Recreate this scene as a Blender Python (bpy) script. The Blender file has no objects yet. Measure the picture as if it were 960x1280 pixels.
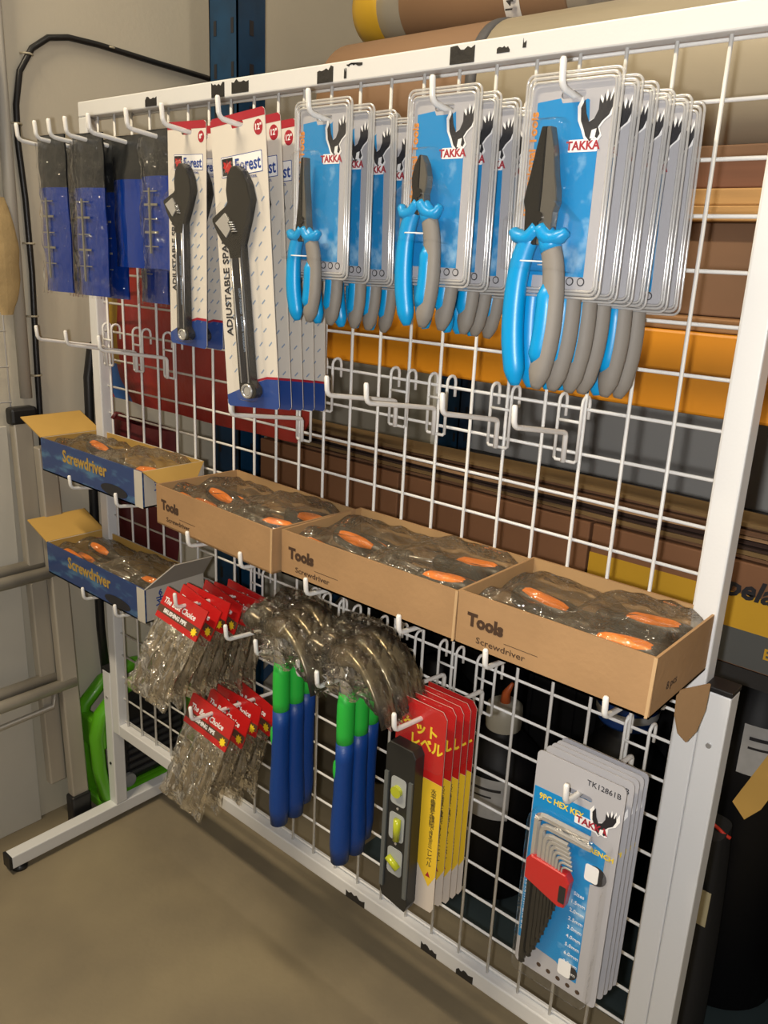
import bpy, bmesh, math, random
from mathutils import Vector, Matrix, noise
PI = math.pi
random.seed(7)
SC = bpy.context.scene
COL = SC.collection

# ------------------------------------------------------------------ camera, light, exposure
CAM = Vector((1.37112, -0.82683, 1.20318))
RIGHT = Vector((0.7523037, 0.65727744, 0.0450056))
DOWN = Vector((0.2245056, -0.1915405, -0.9554630))
FWD = Vector((-0.6193839, 0.7289023, -0.2916591))
cd = bpy.data.cameras.new('camera')
cam = bpy.data.objects.new('camera', cd)
COL.objects.link(cam)
UP = -DOWN; BK = -FWD
cam.matrix_world = Matrix(((RIGHT.x, UP.x, BK.x, CAM.x), (RIGHT.y, UP.y, BK.y, CAM.y), (RIGHT.z, UP.z, BK.z, CAM.z), (0, 0, 0, 1)))
cd.sensor_fit = 'VERTICAL'; cd.sensor_height = 36.0; cd.sensor_width = 27.0
cd.lens = 1038.89 / 1280 * 36.0
cd.clip_start = 0.01
SC.camera = cam

world = bpy.data.worlds.new('room_ambience'); SC.world = world; world.use_nodes = True
bg = world.node_tree.nodes['Background']
bg.inputs[0].default_value = (1.0, 0.86, 0.66, 1); bg.inputs[1].default_value = 0.17

def lamp(name, kind, energy, col, loc, rot=(0, 0, 0), **kw):
    l = bpy.data.lights.new(name, kind); l.energy = energy; l.color = col
    for k, v in kw.items(): setattr(l, k, v)
    o = bpy.data.objects.new(name, l); o.location = loc; o.rotation_euler = rot
    COL.objects.link(o); return o
# the compact camera's own flash, beside its lens (camera held upright)
lamp('camera_flash', 'POINT', 26.5, (1.0, 0.965, 0.93), CAM - RIGHT * 0.027 - UP * 0.006, shadow_soft_size=0.008)
# fluorescent fitting of the shop, above and in front of the stand
lamp('ceiling_tube_light', 'AREA', 70.0, (1.0, 0.83, 0.58), (0.1, -1.35, 3.0), (math.radians(22), 0, 0), shape='RECTANGLE', size=1.2, size_y=0.12)
lamp('rear_fill_light', 'AREA', 8.0, (1.0, 0.88, 0.70), (1.3, 0.15, 2.9), (math.radians(-20), 0, 0), shape='RECTANGLE', size=1.2, size_y=0.12)  # added fill over the rack to brighten back wall and rolls, no known fitting
SC.view_settings.view_transform = 'Standard'
SC.view_settings.look = 'None'
SC.view_settings.exposure = 0.0
SC.view_settings.gamma = 1.0
SC.view_settings.use_curve_mapping = False
SC.cycles.transparent_max_bounces = 48
SC.cycles.max_bounces = 8
SC.cycles.caustics_reflective = False
SC.cycles.caustics_refractive = False

# ------------------------------------------------------------------ materials
MATS = {}
def mat(name, col, rough=0.5, metal=0.0, bump=0.0, bscale=60, spec=0.5, var=0.0, vscale=8.0, col2=None, coat=0.0, stretch=None, ramp=None):
    if name in MATS: return MATS[name]
    m = bpy.data.materials.new(name); m.use_nodes = True
    nt = m.node_tree; p = nt.nodes['Principled BSDF']
    p.inputs['Base Color'].default_value = (*col, 1); p.inputs['Roughness'].default_value = rough
    p.inputs['Metallic'].default_value = metal; p.inputs['Specular IOR Level'].default_value = spec
    p.inputs['Coat Weight'].default_value = coat
    if var or col2 or bump:
        tc = nt.nodes.new('ShaderNodeTexCoord'); mp = nt.nodes.new('ShaderNodeMapping')
        nt.links.new(tc.outputs['Object'], mp.inputs['Vector'])
        if stretch: mp.inputs['Scale'].default_value = stretch
    if var or col2:
        n = nt.nodes.new('ShaderNodeTexNoise'); n.inputs['Scale'].default_value = vscale; n.inputs['Detail'].default_value = 5
        nt.links.new(mp.outputs['Vector'], n.inputs['Vector'])
        cr = nt.nodes.new('ShaderNodeValToRGB')
        a, b = ramp or (0.35, 0.65)
        cr.color_ramp.elements[0].position = a; cr.color_ramp.elements[1].position = b
        c2 = col2 or tuple(c * (1 - var) for c in col)
        cr.color_ramp.elements[0].color = (*c2, 1); cr.color_ramp.elements[1].color = (*col, 1)
        nt.links.new(n.outputs['Fac'], cr.inputs['Fac']); nt.links.new(cr.outputs['Color'], p.inputs['Base Color'])
    if bump:
        nb = nt.nodes.new('ShaderNodeTexNoise'); nb.inputs['Scale'].default_value = bscale; nb.inputs['Detail'].default_value = 4
        nt.links.new(mp.outputs['Vector'], nb.inputs['Vector'])
        bp = nt.nodes.new('ShaderNodeBump'); bp.inputs['Strength'].default_value = bump; bp.inputs['Distance'].default_value = 0.01
        nt.links.new(nb.outputs['Fac'], bp.inputs['Height']); nt.links.new(bp.outputs['Normal'], p.inputs['Normal'])
    MATS[name] = m; return m

def clear(name, tint=(1, 1, 1), base=0.06, edge=0.5, milky=0.0, rough=0.07, milk=(0.8, 0.8, 0.8), bump=0.0, bscale=40, film=False):
    """thin clear plastic: see-through, with a sheen and a little milkiness"""
    m = bpy.data.materials.new(name); m.use_nodes = True; nt = m.node_tree; nt.nodes.clear()
    out = nt.nodes.new('ShaderNodeOutputMaterial')
    tr = nt.nodes.new('ShaderNodeBsdfTransparent'); tr.inputs[0].default_value = (*tint, 1)
    gl = nt.nodes.new('ShaderNodeBsdfGlossy'); gl.inputs['Roughness'].default_value = rough
    df = nt.nodes.new('ShaderNodeBsdfDiffuse'); df.inputs[0].default_value = (*milk, 1)
    lw = nt.nodes.new('ShaderNodeLayerWeight'); lw.inputs['Blend'].default_value = 0.28 if film else 0.5
    mr = nt.nodes.new('ShaderNodeMapRange'); mr.inputs['To Min'].default_value = base; mr.inputs['To Max'].default_value = edge
    if film: nt.links.new(lw.outputs['Fresnel'], mr.inputs['Value'])
    else:
        pw = nt.nodes.new('ShaderNodeMath'); pw.operation = 'POWER'; pw.inputs[1].default_value = 4.0
        nt.links.new(lw.outputs['Facing'], pw.inputs[0]); nt.links.new(pw.outputs[0], mr.inputs['Value'])
    mx = nt.nodes.new('ShaderNodeMixShader'); nt.links.new(mr.outputs[0], mx.inputs[0])
    m0 = nt.nodes.new('ShaderNodeMixShader'); m0.inputs[0].default_value = milky
    nt.links.new(tr.outputs[0], m0.inputs[1]); nt.links.new(df.outputs[0], m0.inputs[2])
    nt.links.new(m0.outputs[0], mx.inputs[1]); nt.links.new(gl.outputs[0], mx.inputs[2])
    if bump:
        tc = nt.nodes.new('ShaderNodeTexCoord')
        nb = nt.nodes.new('ShaderNodeTexNoise'); nb.inputs['Scale'].default_value = bscale; nb.inputs['Detail'].default_value = 3
        nt.links.new(tc.outputs['Object'], nb.inputs['Vector'])
        bp = nt.nodes.new('ShaderNodeBump'); bp.inputs['Strength'].default_value = bump; bp.inputs['Distance'].default_value = 0.02
        nt.links.new(nb.outputs['Fac'], bp.inputs['Height'])
        for s in (gl,): nt.links.new(bp.outputs['Normal'], s.inputs['Normal'])
    nt.links.new(mx.outputs[0], out.inputs[0])
    MATS[name] = m; return m

M_WHITE = mat('white_enamel', (0.72, 0.73, 0.74), 0.35, bump=0.03, bscale=300)
M_WIRE = mat('white_coated_wire', (0.76, 0.76, 0.75), 0.35)
M_HOOK = mat('white_dipped_hook', (0.80, 0.79, 0.77), 0.3)
M_BLACK = mat('black_plastic', (0.012, 0.012, 0.013), 0.4)
M_TAPE = mat('worn_black_tape', (0.015, 0.014, 0.014), 0.6, bump=0.2)
M_CHROME = mat('chrome_steel', (0.66, 0.66, 0.66), 0.18, 0.7)
M_DARKSTEEL = mat('black_oxide_steel', (0.014, 0.013, 0.011), 0.25, 0.0, spec=0.5)
M_CLEAR = clear('clear_blister', base=0.012, edge=0.9, milky=0.008, rough=0.10, bump=0.15, bscale=60)
M_RIM = clear('blister_rim', base=0.22, edge=0.7, milky=0.42, rough=0.15)
M_FILM = clear('crinkled_film', tint=(0.96, 0.94, 0.9), base=0.06, edge=0.8, milky=0.02, rough=0.06, milk=(0.55, 0.48, 0.36), bump=1.0, bscale=55, film=True)
M_FILM2 = clear('dusty_film', tint=(0.95, 0.92, 0.86), base=0.07, edge=0.8, milky=0.15, rough=0.06, milk=(0.46, 0.38, 0.25), bump=1.0, bscale=38, film=True)
M_FILM3 = clear('thin_box_film', tint=(0.98, 0.96, 0.92), base=0.05, edge=0.8, milky=0.085, rough=0.07, milk=(0.60, 0.50, 0.36), bump=1.0, bscale=36, film=True)
M_BLUEG = mat('blue_grip', (0.0, 0.29, 0.65), 0.35, bump=0.02)
M_GREYG = mat('grey_grip', (0.23, 0.21, 0.185), 0.6, bump=0.05)
M_BLUECARD = mat('blue_card_print', (0.0, 0.23, 0.56), 0.35, col2=(0.42, 0.66, 0.85), vscale=20, ramp=(0.30, 0.44), coat=0.3)
M_SILVERCARD = mat('silver_grey_card', (0.42, 0.42, 0.45), 0.4, coat=0.3)
M_ORANGETXT = mat('orange_print', (0.75, 0.27, 0.02), 0.5)
M_YELTXT = mat('yellow_print', (0.85, 0.62, 0.03), 0.5)
M_WHITEINK = mat('white_print', (0.85, 0.85, 0.85), 0.5)
M_REDINK = mat('red_print', (0.36, 0.015, 0.03), 0.5)
M_BLACKINK = mat('black_print', (0.015, 0.015, 0.02), 0.5)
M_BLUEINK = mat('blue_print', (0.02, 0.06, 0.28), 0.5)
M_GREYINK = mat('grey_blue_print', (0.24, 0.32, 0.45), 0.5)
M_BROWNINK = mat('brown_print', (0.055, 0.028, 0.015), 0.6)
M_CREAMCARD = mat('cream_card', (0.68, 0.64, 0.58), 0.45, coat=0.3)
M_NAVY = mat('navy_card_print', (0.02, 0.06, 0.26), 0.4, coat=0.3)
M_REDCARD = mat('red_card', (0.50, 0.012, 0.012), 0.35, coat=0.4)
M_YELCARD = mat('yellow_card_print', (0.80, 0.53, 0.03), 0.4, coat=0.3)
M_PINKCARD = mat('pale_card_back', (0.60, 0.54, 0.48), 0.5)
M_CARTON = mat('brown_carton', (0.38, 0.225, 0.105), 0.75, var=0.12, vscale=14, bump=0.06, bscale=120)
M_CARTONIN = mat('carton_inside', (0.44, 0.27, 0.12), 0.75, var=0.15, vscale=10)
M_CARTONEDGE = mat('carton_cut_edge', (0.50, 0.33, 0.17), 0.8)
M_WHITEBOARD = mat('white_carton', (0.55, 0.52, 0.46), 0.6, var=0.08)
M_GREYBOARD = mat('grey_carton_inside', (0.34, 0.32, 0.29), 0.7, var=0.08)
M_YELFLAP = mat('ochre_carton_inside', (0.52, 0.32, 0.08), 0.7, var=0.1)
M_BOXBLUE = mat('dark_blue_box_print', (0.015, 0.045, 0.17), 0.4, col2=(0.06, 0.16, 0.30), vscale=16, ramp=(0.38, 0.5), stretch=(1, 1, 3), coat=0.3)
M_ORANGE = mat('orange_insert', (0.95, 0.24, 0.005), 0.4)
M_RUBBER = mat('black_rubber_grip', (0.022, 0.022, 0.02), 0.4, bump=0.05)
M_GREENG = mat('green_rubber', (0.02, 0.42, 0.045), 0.45)
M_DBLUEG = mat('dark_blue_rubber', (0.002, 0.042, 0.22), 0.45, bump=0.08, bscale=300)
M_RACKBLUE = mat('blue_rack_paint', (0.003, 0.045, 0.115), 0.5, var=0.3, vscale=20)
M_RACKORANGE = mat('orange_rack_paint', (0.66, 0.26, 0.012), 0.45, var=0.12, vscale=6)
M_ALU = mat('dull_aluminium', (0.50, 0.46, 0.39), 0.45, 0.35, var=0.2, vscale=10, stretch=(1, 1, 0.2))

# ------------------------------------------------------------------ mesh builder
class B:
    def __init__(s): s.v = []; s.f = []; s.m = []; s.mats = []; s.sm = []
    def mi(s, m):
        if m not in s.mats: s.mats.append(m)
        return s.mats.index(m)
    def add(s, vs, fs, m, smooth=False, xf=None):
        o = len(s.v); k = s.mi(m)
        for p in vs:
            p = Vector(p)
            s.v.append(xf @ p if xf else p)
        for f in fs: s.f.append([i + o for i in f]); s.m.append(k); s.sm.append(smooth)
        return s
    def box(s, x0, x1, y0, y1, z0, z1, m, xf=None):
        vs = [(x, y, z) for x in (x0, x1) for y in (y0, y1) for z in (z0, z1)]
        return s.add(vs, [(0, 1, 3, 2), (4, 6, 7, 5), (0, 4, 5, 1), (2, 3, 7, 6), (0, 2, 6, 4), (1, 5, 7, 3)], m, xf=xf)
    def prism(s, pts, y0, y1, m, xf=None, bev=0.0):
        """outline in (x, z), counter-clockwise seen from the front (-y), thickness along y"""
        n = len(pts)
        if bev:
            c = [sum(p[i] for p in pts) / n for i in (0, 1)]
            def shr(p):
                d = Vector((c[0] - p[0], c[1] - p[1])); d = d.normalized() * bev if d.length > bev else d
                return (p[0] + d.x, p[1] + d.y)
            ins = [shr(p) for p in pts]
            vs = [(p[0], y0, p[1]) for p in ins] + [(p[0], y0 + bev, p[1]) for p in pts] + [(p[0], y1, p[1]) for p in pts]
            fs = [list(range(n))] + [(i, i + n, (i + 1) % n + n, (i + 1) % n) for i in range(n)]
            fs += [(i + n, i + 2 * n, (i + 1) % n + 2 * n, (i + 1) % n + n) for i in range(n)] + [list(range(3 * n - 1, 2 * n - 1, -1))]
        else:
            vs = [(p[0], y0, p[1]) for p in pts] + [(p[0], y1, p[1]) for p in pts]
            fs = [list(range(n)), list(range(2 * n - 1, n - 1, -1))] + [(i, i + n, (i + 1) % n + n, (i + 1) % n) for i in range(n)]
        return s.add(vs, fs, m, xf=xf)
    def tube(s, path, r, m, n=8, caps=True, flat=1.0, flatdir=None, smooth=True, xf=None, closed=False):
        P = [Vector(p) for p in path]; k = len(P)
        R = r if isinstance(r, (list, tuple)) else [r] * k
        vs = []; fs = []
        prev = None
        for i, p in enumerate(P):
            if closed: t = (P[(i + 1) % k] - P[i - 1])
            else: t = (P[min(i + 1, k - 1)] - P[max(i - 1, 0)])
            t.normalize()
            if flatdir is not None:
                a = Vector(flatdir); a = (a - t * a.dot(t)).normalized()
            elif prev is None:
                a = Vector((0, 0, 1)) if abs(t.z) < 0.9 else Vector((1, 0, 0)); a = (a - t * a.dot(t)).normalized()
            else:
                a = (prev - t * prev.dot(t)).normalized()
            prev = a; b = t.cross(a)
            for j in range(n):
                w = 2 * PI * j / n
                vs.append(p + a * math.cos(w) * R[i] * flat + b * math.sin(w) * R[i])
        last = k if closed else k - 1
        for i in range(last):
            for j in range(n):
                i2 = (i + 1) % k
                fs.append((i * n + j, i * n + (j + 1) % n, i2 * n + (j + 1) % n, i2 * n + j))
        if caps and not closed:
            fs.append(list(range(n - 1, -1, -1))); fs.append([(k - 1) * n + j for j in range(n)])
        return s.add(vs, fs, m, smooth, xf)
    def cyl(s, a, b, r, m, n=20, r2=None, xf=None):
        return s.tube([a, b], [r, r if r2 is None else r2], m, n, smooth=False, xf=xf) if n < 9 else s._cyl(a, b, r, r if r2 is None else r2, m, n, xf)
    def _cyl(s, a, b, r, r2, m, n, xf):
        a = Vector(a); b = Vector(b); t = (b - a).normalized()
        u = Vector((0, 0, 1)) if abs(t.z) < 0.9 else Vector((1, 0, 0)); u = (u - t * u.dot(t)).normalized(); w = t.cross(u)
        ring = lambda c, q: [c + u * math.cos(2 * PI * j / n) * q + w * math.sin(2 * PI * j / n) * q for j in range(n)]
        s.add(ring(a, r) + ring(b, r2), [(j, (j + 1) % n, n + (j + 1) % n, n + j) for j in range(n)], m, True, xf)
        s.add(ring(a, r), [list(range(n - 1, -1, -1))], m, False, xf)
        return s.add(ring(b, r2), [list(range(n))], m, False, xf)
    def lathe(s, prof, m, axis=((0, 0, 0), (0, 0, 1)), n=24, xf=None):
        o = Vector(axis[0]); t = Vector(axis[1]).normalized()
        u = Vector((0, 0, 1)) if abs(t.z) < 0.9 else Vector((1, 0, 0)); u = (u - t * u.dot(t)).normalized(); w = t.cross(u)
        vs = [o + t * h + (u * math.cos(2 * PI * j / n) + w * math.sin(2 * PI * j / n)) * max(r, 1e-5) for r, h in prof for j in range(n)]
        fs = [(i * n + j, i * n + (j + 1) % n, (i + 1) * n + (j + 1) % n, (i + 1) * n + j) for i in range(len(prof) - 1) for j in range(n)]
        return s.add(vs, fs, m, True, xf)
    def grid(s, fn, nu, nv, m, smooth=True, xf=None):
        vs = [fn(i / nu, j / nv) for i in range(nu + 1) for j in range(nv + 1)]
        fs = [(i * (nv + 1) + j, (i + 1) * (nv + 1) + j, (i + 1) * (nv + 1) + j + 1, i * (nv + 1) + j + 1) for i in range(nu) for j in range(nv)]
        return s.add(vs, fs, m, smooth, xf)
    def mesh(s, name):
        me = bpy.data.meshes.new(name)
        me.from_pydata([tuple(p) for p in s.v], [], s.f)
        for m in s.mats: me.materials.append(m)
        me.polygons.foreach_set('material_index', s.m); me.polygons.foreach_set('use_smooth', s.sm)
        me.update(); return me
    def build(s, name, parent=None, loc=None, rot=None, bevel=0.0, label=None):
        o = bpy.data.objects.new(name, s.mesh(name)); COL.objects.link(o)
        if parent: o.parent = parent
        if loc: o.location = loc
        if rot: o.rotation_euler = rot
        if label: o['label'] = label
        if bevel:
            b = o.modifiers.new('bevel', 'BEVEL'); b.width = bevel; b.segments = 2; b.limit_method = 'ANGLE'
        return o

def rrect(x0, x1, z0, z1, r, n=4):
    pts = []
    for cx, cz, a0 in ((x1 - r, z0 + r, -PI / 2), (x1 - r, z1 - r, 0), (x0 + r, z1 - r, PI / 2), (x0 + r, z0 + r, PI)):
        for i in range(n + 1):
            a = a0 + PI / 2 * i / n; pts.append((cx + r * math.cos(a), cz + r * math.sin(a)))
    return pts
def ell(cx, cz, a, b, n=14, rot=0):
    return [(cx + a * math.cos(t) * math.cos(rot) - b * math.sin(t) * math.sin(rot), cz + a * math.cos(t) * math.sin(rot) + b * math.sin(t) * math.cos(rot)) for t in [2 * PI * i / n for i in range(n)]]
def plate(outer, hole, y0, y1, m, name='backing_card'):
    """a card with a punched hang hole, as one mesh"""
    bm = bmesh.new(); loops = []
    for pts in (outer, hole):
        vs = [bm.verts.new((p[0], y0, p[1])) for p in pts]
        loops += [bm.edges.new((vs[i], vs[(i + 1) % len(vs)])) for i in range(len(vs))]
    bmesh.ops.triangle_fill(bm, edges=loops, use_beauty=True, normal=(0, -1, 0))
    r = bmesh.ops.extrude_face_region(bm, geom=list(bm.faces))
    for v in [g for g in r['geom'] if isinstance(g, bmesh.types.BMVert)]: v.co.y = y1
    bmesh.ops.recalc_face_normals(bm, faces=list(bm.faces))
    me = bpy.data.meshes.new(name); bm.to_mesh(me); bm.free(); me.materials.append(m)
    return me
def mobj(name, me, parent=None, label=None):
    o = bpy.data.objects.new(name, me); COL.objects.link(o); o.parent = parent
    if label: o['label'] = label
    return o

TXT = {}
def text_mesh(s, size, m, sx=1.0, bold=0.0, align='CENTER', shear=0.0, depth=0.00015):
    key = (s, size, m.name, sx, bold, align, shear)
    if key in TXT: return TXT[key]
    c = bpy.data.curves.new('t', 'FONT'); c.body = s; c.size = size; c.align_x = align; c.align_y = 'CENTER'
    c.offset = bold; c.shear = shear; c.extrude = depth; c.resolution_u = 2
    o = bpy.data.objects.new('t', c); COL.objects.link(o)
    bpy.context.view_layer.update()
    me = bpy.data.meshes.new_from_object(o.evaluated_get(bpy.context.evaluated_depsgraph_get()))
    bpy.data.objects.remove(o); bpy.data.curves.remove(c)
    for v in me.vertices: v.co.x *= sx
    me.materials.clear(); me.materials.append(m)
    me.name = 'lettering'
    TXT[key] = me; return me
def text(s, size, m, parent, loc, turn=0.0, name='lettering', face='front', **kw):
    """lettering lying on a face: 'front' faces -y; turn rotates it in that face"""
    o = bpy.data.objects.new(name, text_mesh(s, size, m, **kw)); COL.objects.link(o); o.parent = parent
    base = {'front': Matrix.Rotation(PI / 2, 4, 'X'), 'right': Matrix.Rotation(PI / 2, 4, 'Z') @ Matrix.Rotation(PI / 2, 4, 'X')}[face]
    o.matrix_local = Matrix.Translation(loc) @ base @ Matrix.Rotation(turn, 4, 'Z')
    return o

def thing(name, label, cat, loc=(0, 0, 0), rot=(0, 0, 0), group=None):
    o = bpy.data.objects.new(name, None); COL.objects.link(o)
    o.empty_display_size = 0.02
    o.location = loc; o.rotation_euler = rot
    return tag(o, label, cat, group)
def tag(o, label=None, cat=None, group=None, kind=None):
    if label: o['label'] = label
    if cat: o['category'] = cat
    if group: o['group'] = group
    if kind: o['kind'] = kind
    return o
KIDS = {}
def copy_tree(o, parent=None, top=True):
    c = o.copy(); COL.objects.link(c)
    if parent: c.parent = parent
    for ch in list(o.children): copy_tree(ch, c, False)
    return c
ORD = ['front', 'second', 'third', 'fourth', 'fifth', 'sixth', 'seventh', 'eighth']

# ------------------------------------------------------------------ room
M_FLOOR = mat('worn_concrete', (0.29, 0.24, 0.15), 0.6, bump=0.08, bscale=50, col2=(0.175, 0.145, 0.10), vscale=3.2, ramp=(0.3, 0.7))
M_WALLL = mat('cream_painted_wall', (0.62, 0.57, 0.46), 0.75, bump=0.04, bscale=120, var=0.08, vscale=3)
M_WALLB = mat('grey_painted_wall', (0.88, 0.88, 0.85), 0.75, bump=0.04, bscale=120, var=0.05, vscale=2)
o = B().box(-0.30, 3.2, -2.6, 1.45, -0.1, 0, M_FLOOR).build('floor'); tag(o, kind='structure')
o = B().box(-0.275, -0.175, -2.6, 1.4, 0, 2.9, M_WALLL).build('wall_left'); tag(o, kind='structure')
o = B().box(-0.175, 3.2, 1.2, 1.4, 0, 2.9, M_WALLB).build('wall_back'); tag(o, kind='structure')

# ------------------------------------------------------------------ display stand
ZF = 1.405
def stand():
    t = thing('display_stand', 'white steel gridwall display stand on T-shaped feet carrying all the hanging tools', 'display stand', (0.55, 0, 0))
    inv = Matrix.Translation((-0.55, 0, 0))
    def part(b, name, bevel=0.002, label=None): return b.build(name, t, bevel=bevel, label=label)
    P = lambda: B()
    part(P().box(-0.042, 1.128, -0.0125, 0.0125, 1.408, 1.432, M_WHITE, inv), 'top_rail')
    part(P().box(-0.017, 1.102, -0.0125, 0.0125, 0.222, 0.248, M_WHITE, inv), 'bottom_rail')
    part(P().box(-0.042, -0.017, -0.0125, 0.0125, 0.222, 1.408, M_WHITE, inv), 'side_post')
    part(P().box(1.102, 1.128, -0.0125, 0.0125, 0.222, 1.408, M_WHITE, inv), 'side_post')
    for x0, x1, zt in ((-0.070, -0.0425, 0.36), (1.1285, 1.156, 0.79)):
        u = part(P().box(x0, x1, -0.0135, 0.0135, 0.041, zt, M_WHITE, inv), 'upright')
        B().box(x0 - 0.0006, x1 + 0.0006, -0.0142, 0.0142, zt, zt + 0.006, M_BLACK, inv).build('end_cap', u, bevel=0.001, label='black plastic end cap')
        for z in (0.14, zt - 0.06):
            B().cyl(((x0 + x1) / 2, -0.0133, z), ((x0 + x1) / 2, -0.0155, z), 0.003, M_CHROME if z > 0.2 else M_BLACK, 10, xf=inv).build('screw', u)
        f = part(P().box(x0, x1, -0.245, 0.245, 0.013, 0.041, M_WHITE, inv), 'foot')
        for s in (-1, 1):
            B().box(x0 - 0.0004, x1 + 0.0004, min(s * 0.245, s * 0.251), max(s * 0.245, s * 0.251), 0.0126, 0.0414, M_BLACK, inv).build('end_cap', f, bevel=0.001, label='black plastic end cap')
            B().lathe([(0.0, 0.0), (0.015, 0.0), (0.016, 0.006), (0.008, 0.010), (0.005, 0.0135)], M_BLACK, (((x0 + x1) / 2, s * 0.226, 0.0), (0, 0, 1)), 16, inv).build('levelling_foot', f, label='round black levelling foot')
    g = B()
    for i in range(23):
        x = i * 0.05; g.tube([(x, -0.001, 0.246), (x, -0.001, 1.410)], 0.0022, M_WIRE, 6, xf=inv)
    for j in range(24):
        z = ZF - 0.05 * j - (0.003 if j == 23 else 0); g.tube([(-0.018, 0.0032, z), (1.103, 0.0032, z)], 0.0020, M_WIRE, 6, xf=inv)
    part(g, 'wire_grid', 0)
    # worn black tape marks
    rnd = random.Random(3)
    def jag(x0, x1, z0, z1, k=7):
        top = [(x1 - (x1 - x0) * i / k, z1 - rnd.random() * 0.006) for i in range(k + 1)]
        return [(x0, z0), (x1, z0)] + top
    for x0, x1, z0, z1 in ((0.157, 0.187, 1.410, 1.424), (0.321, 0.350, 1.410, 1.430), (0.366, 0.402, 1.412, 1.430), (0.535, 0.563, 1.410, 1.429), (0.744, 0.777, 1.411, 1.430), (0.806, 0.822, 1.416, 1.424), (0.838, 0.842, 1.418, 1.428), (0.586, 0.612, 1.427, 1.4295), (0.582, 0.586, 1.412, 1.424)):
        part(B().prism(jag(x0, x1, z0, z1), -0.0131, -0.0124, M_TAPE, inv), 'tape_mark', 0, 'worn black tape mark')
    for x0, x1 in ((0.637, 0.677), (0.791, 0.820), (0.856, 0.885)):
        part(B().prism(jag(x0, x1, 0.223, 0.237), -0.0131, -0.0124, M_TAPE, inv), 'tape_mark', 0, 'worn black tape mark')
    return t
stand()

# ------------------------------------------------------------------ hooks
def make_hook(L):
    t = bpy.data.objects.new('display_hook', None); COL.objects.link(t); t.empty_display_size = 0.02
    b = B()
    for s in (-1, 1):
        x = s * 0.014
        pts = [(x, -0.0065, -0.060), (x, -0.0065, 0.004)]
        pts += [(x, -0.0065 + 0.0095 * (1 - math.cos(a)) / 1.0 * 0.9, 0.004 + 0.008 * math.sin(a)) for a in [PI * k / 6 for k in range(1, 6)]]
        pts += [(x, 0.0105, 0.003), (x, 0.0105, -0.014)]
        b.tube(pts, 0.0020, M_WIRE, 6)
    b.tube([(-0.014, -0.0065, -0.058), (-0.012, -0.0065, -0.061), (0.012, -0.0065, -0.061), (0.014, -0.0065, -0.058)], 0.0020, M_WIRE, 6)
    b.tube([(-0.014, -0.0065, -0.016), (0.014, -0.0065, -0.016)], 0.0018, M_WIRE, 6)
    b.build('bracket', t)
    a = B()
    a.tube([(0, -0.0105, -0.062), (0, -0.0105, -0.032), (0, -0.0125, -0.029), (0, -0.017, -0.0275), (0, -L + 0.004, -0.0105), (0, -L, -0.008), (0, -L - 0.0018, -0.004), (0, -L - 0.003, 0.011), (0, -L - 0.003, 0.013)], [0.003] * 8 + [0.002], M_HOOK, 10)
    a.build('prong', t)
    return t
HP = {}
def hook(x, j, L, label, group):
    key = round(L, 3)
    z = ZF - 0.05 * j + 0.0022
    if key in HP: t = copy_tree(HP[key])
    else: t = make_hook(L); HP[key] = t
    t.location = (x, 0, z + (0.004 if j in (12, 16) else 0))
    return tag(t, label, 'hook', group)
def arm_z(j, L, y):
    """height of the top of a prong at distance y in front of the grid"""
    f = (-y - 0.017) / (L - 0.021)
    return ZF - 0.05 * j + 0.0022 - 0.0275 + 0.017 * f + 0.003
G1, G2, G3 = 'hooks of the top row', 'empty hooks across the middle of the grid', 'hooks of the lower rows'
for x, L, lab in ((0.07, 0.175, 'white wire hook at the far left end of the top row, first hook'),
                  (0.125, 0.175, 'second hook from the left in the top row, through the leftmost blue sleeves'),
                  (0.165, 0.175, 'third hook from the left in the top row, among the blue sleeves'),
                  (0.21, 0.175, 'fourth hook from the left in the top row, through shiny blue sleeves'),
                  (0.27, 0.175, 'fifth hook from the left in the top row, through the plain blue sleeve'),
                  (0.36, 0.175, 'sixth hook from the left in the top row, beside the smaller spanner card'),
                  (0.437, 0.175, 'white hook holding the smaller adjustable spanner cards'),
                  (0.545, 0.175, 'white hook holding the larger adjustable spanner cards'),
                  (0.671, 0.155, 'white hook holding the slim long-nose pliers packs'),
                  (0.829, 0.145, 'white hook holding the diagonal cutter packs'),
                  (0.971, 0.150, 'white hook holding the large pliers packs at right')):
    hook(x, 1, L, lab, G1)
for x, j, L, lab in ((0.005, 7, 0.135, 'empty hook at the far left of the middle row over the post'),
                     (0.10, 7, 0.135, 'second empty hook from left in the middle row'),
                     (0.19, 7, 0.130, 'third empty hook from left, below the blue sleeves'),
                     (0.515, 8, 0.137, 'empty hook set one wire lower, under the large spanner card'),
                     (0.556, 7, 0.110, 'empty hook in front of the blue foot of the spanner cards'),
                     (0.689, 7, 0.135, 'empty hook below the slim pliers packs'),
                     (0.752, 7, 0.136, 'empty hook below the gap between slim pliers and cutters'),
                     (0.845, 7, 0.118, 'empty hook below the diagonal cutter packs'),
                     (0.935, 7, 0.118, 'empty hook below the largest pliers, rightmost of its row')):
    hook(x, j, L, lab, G2)
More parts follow.
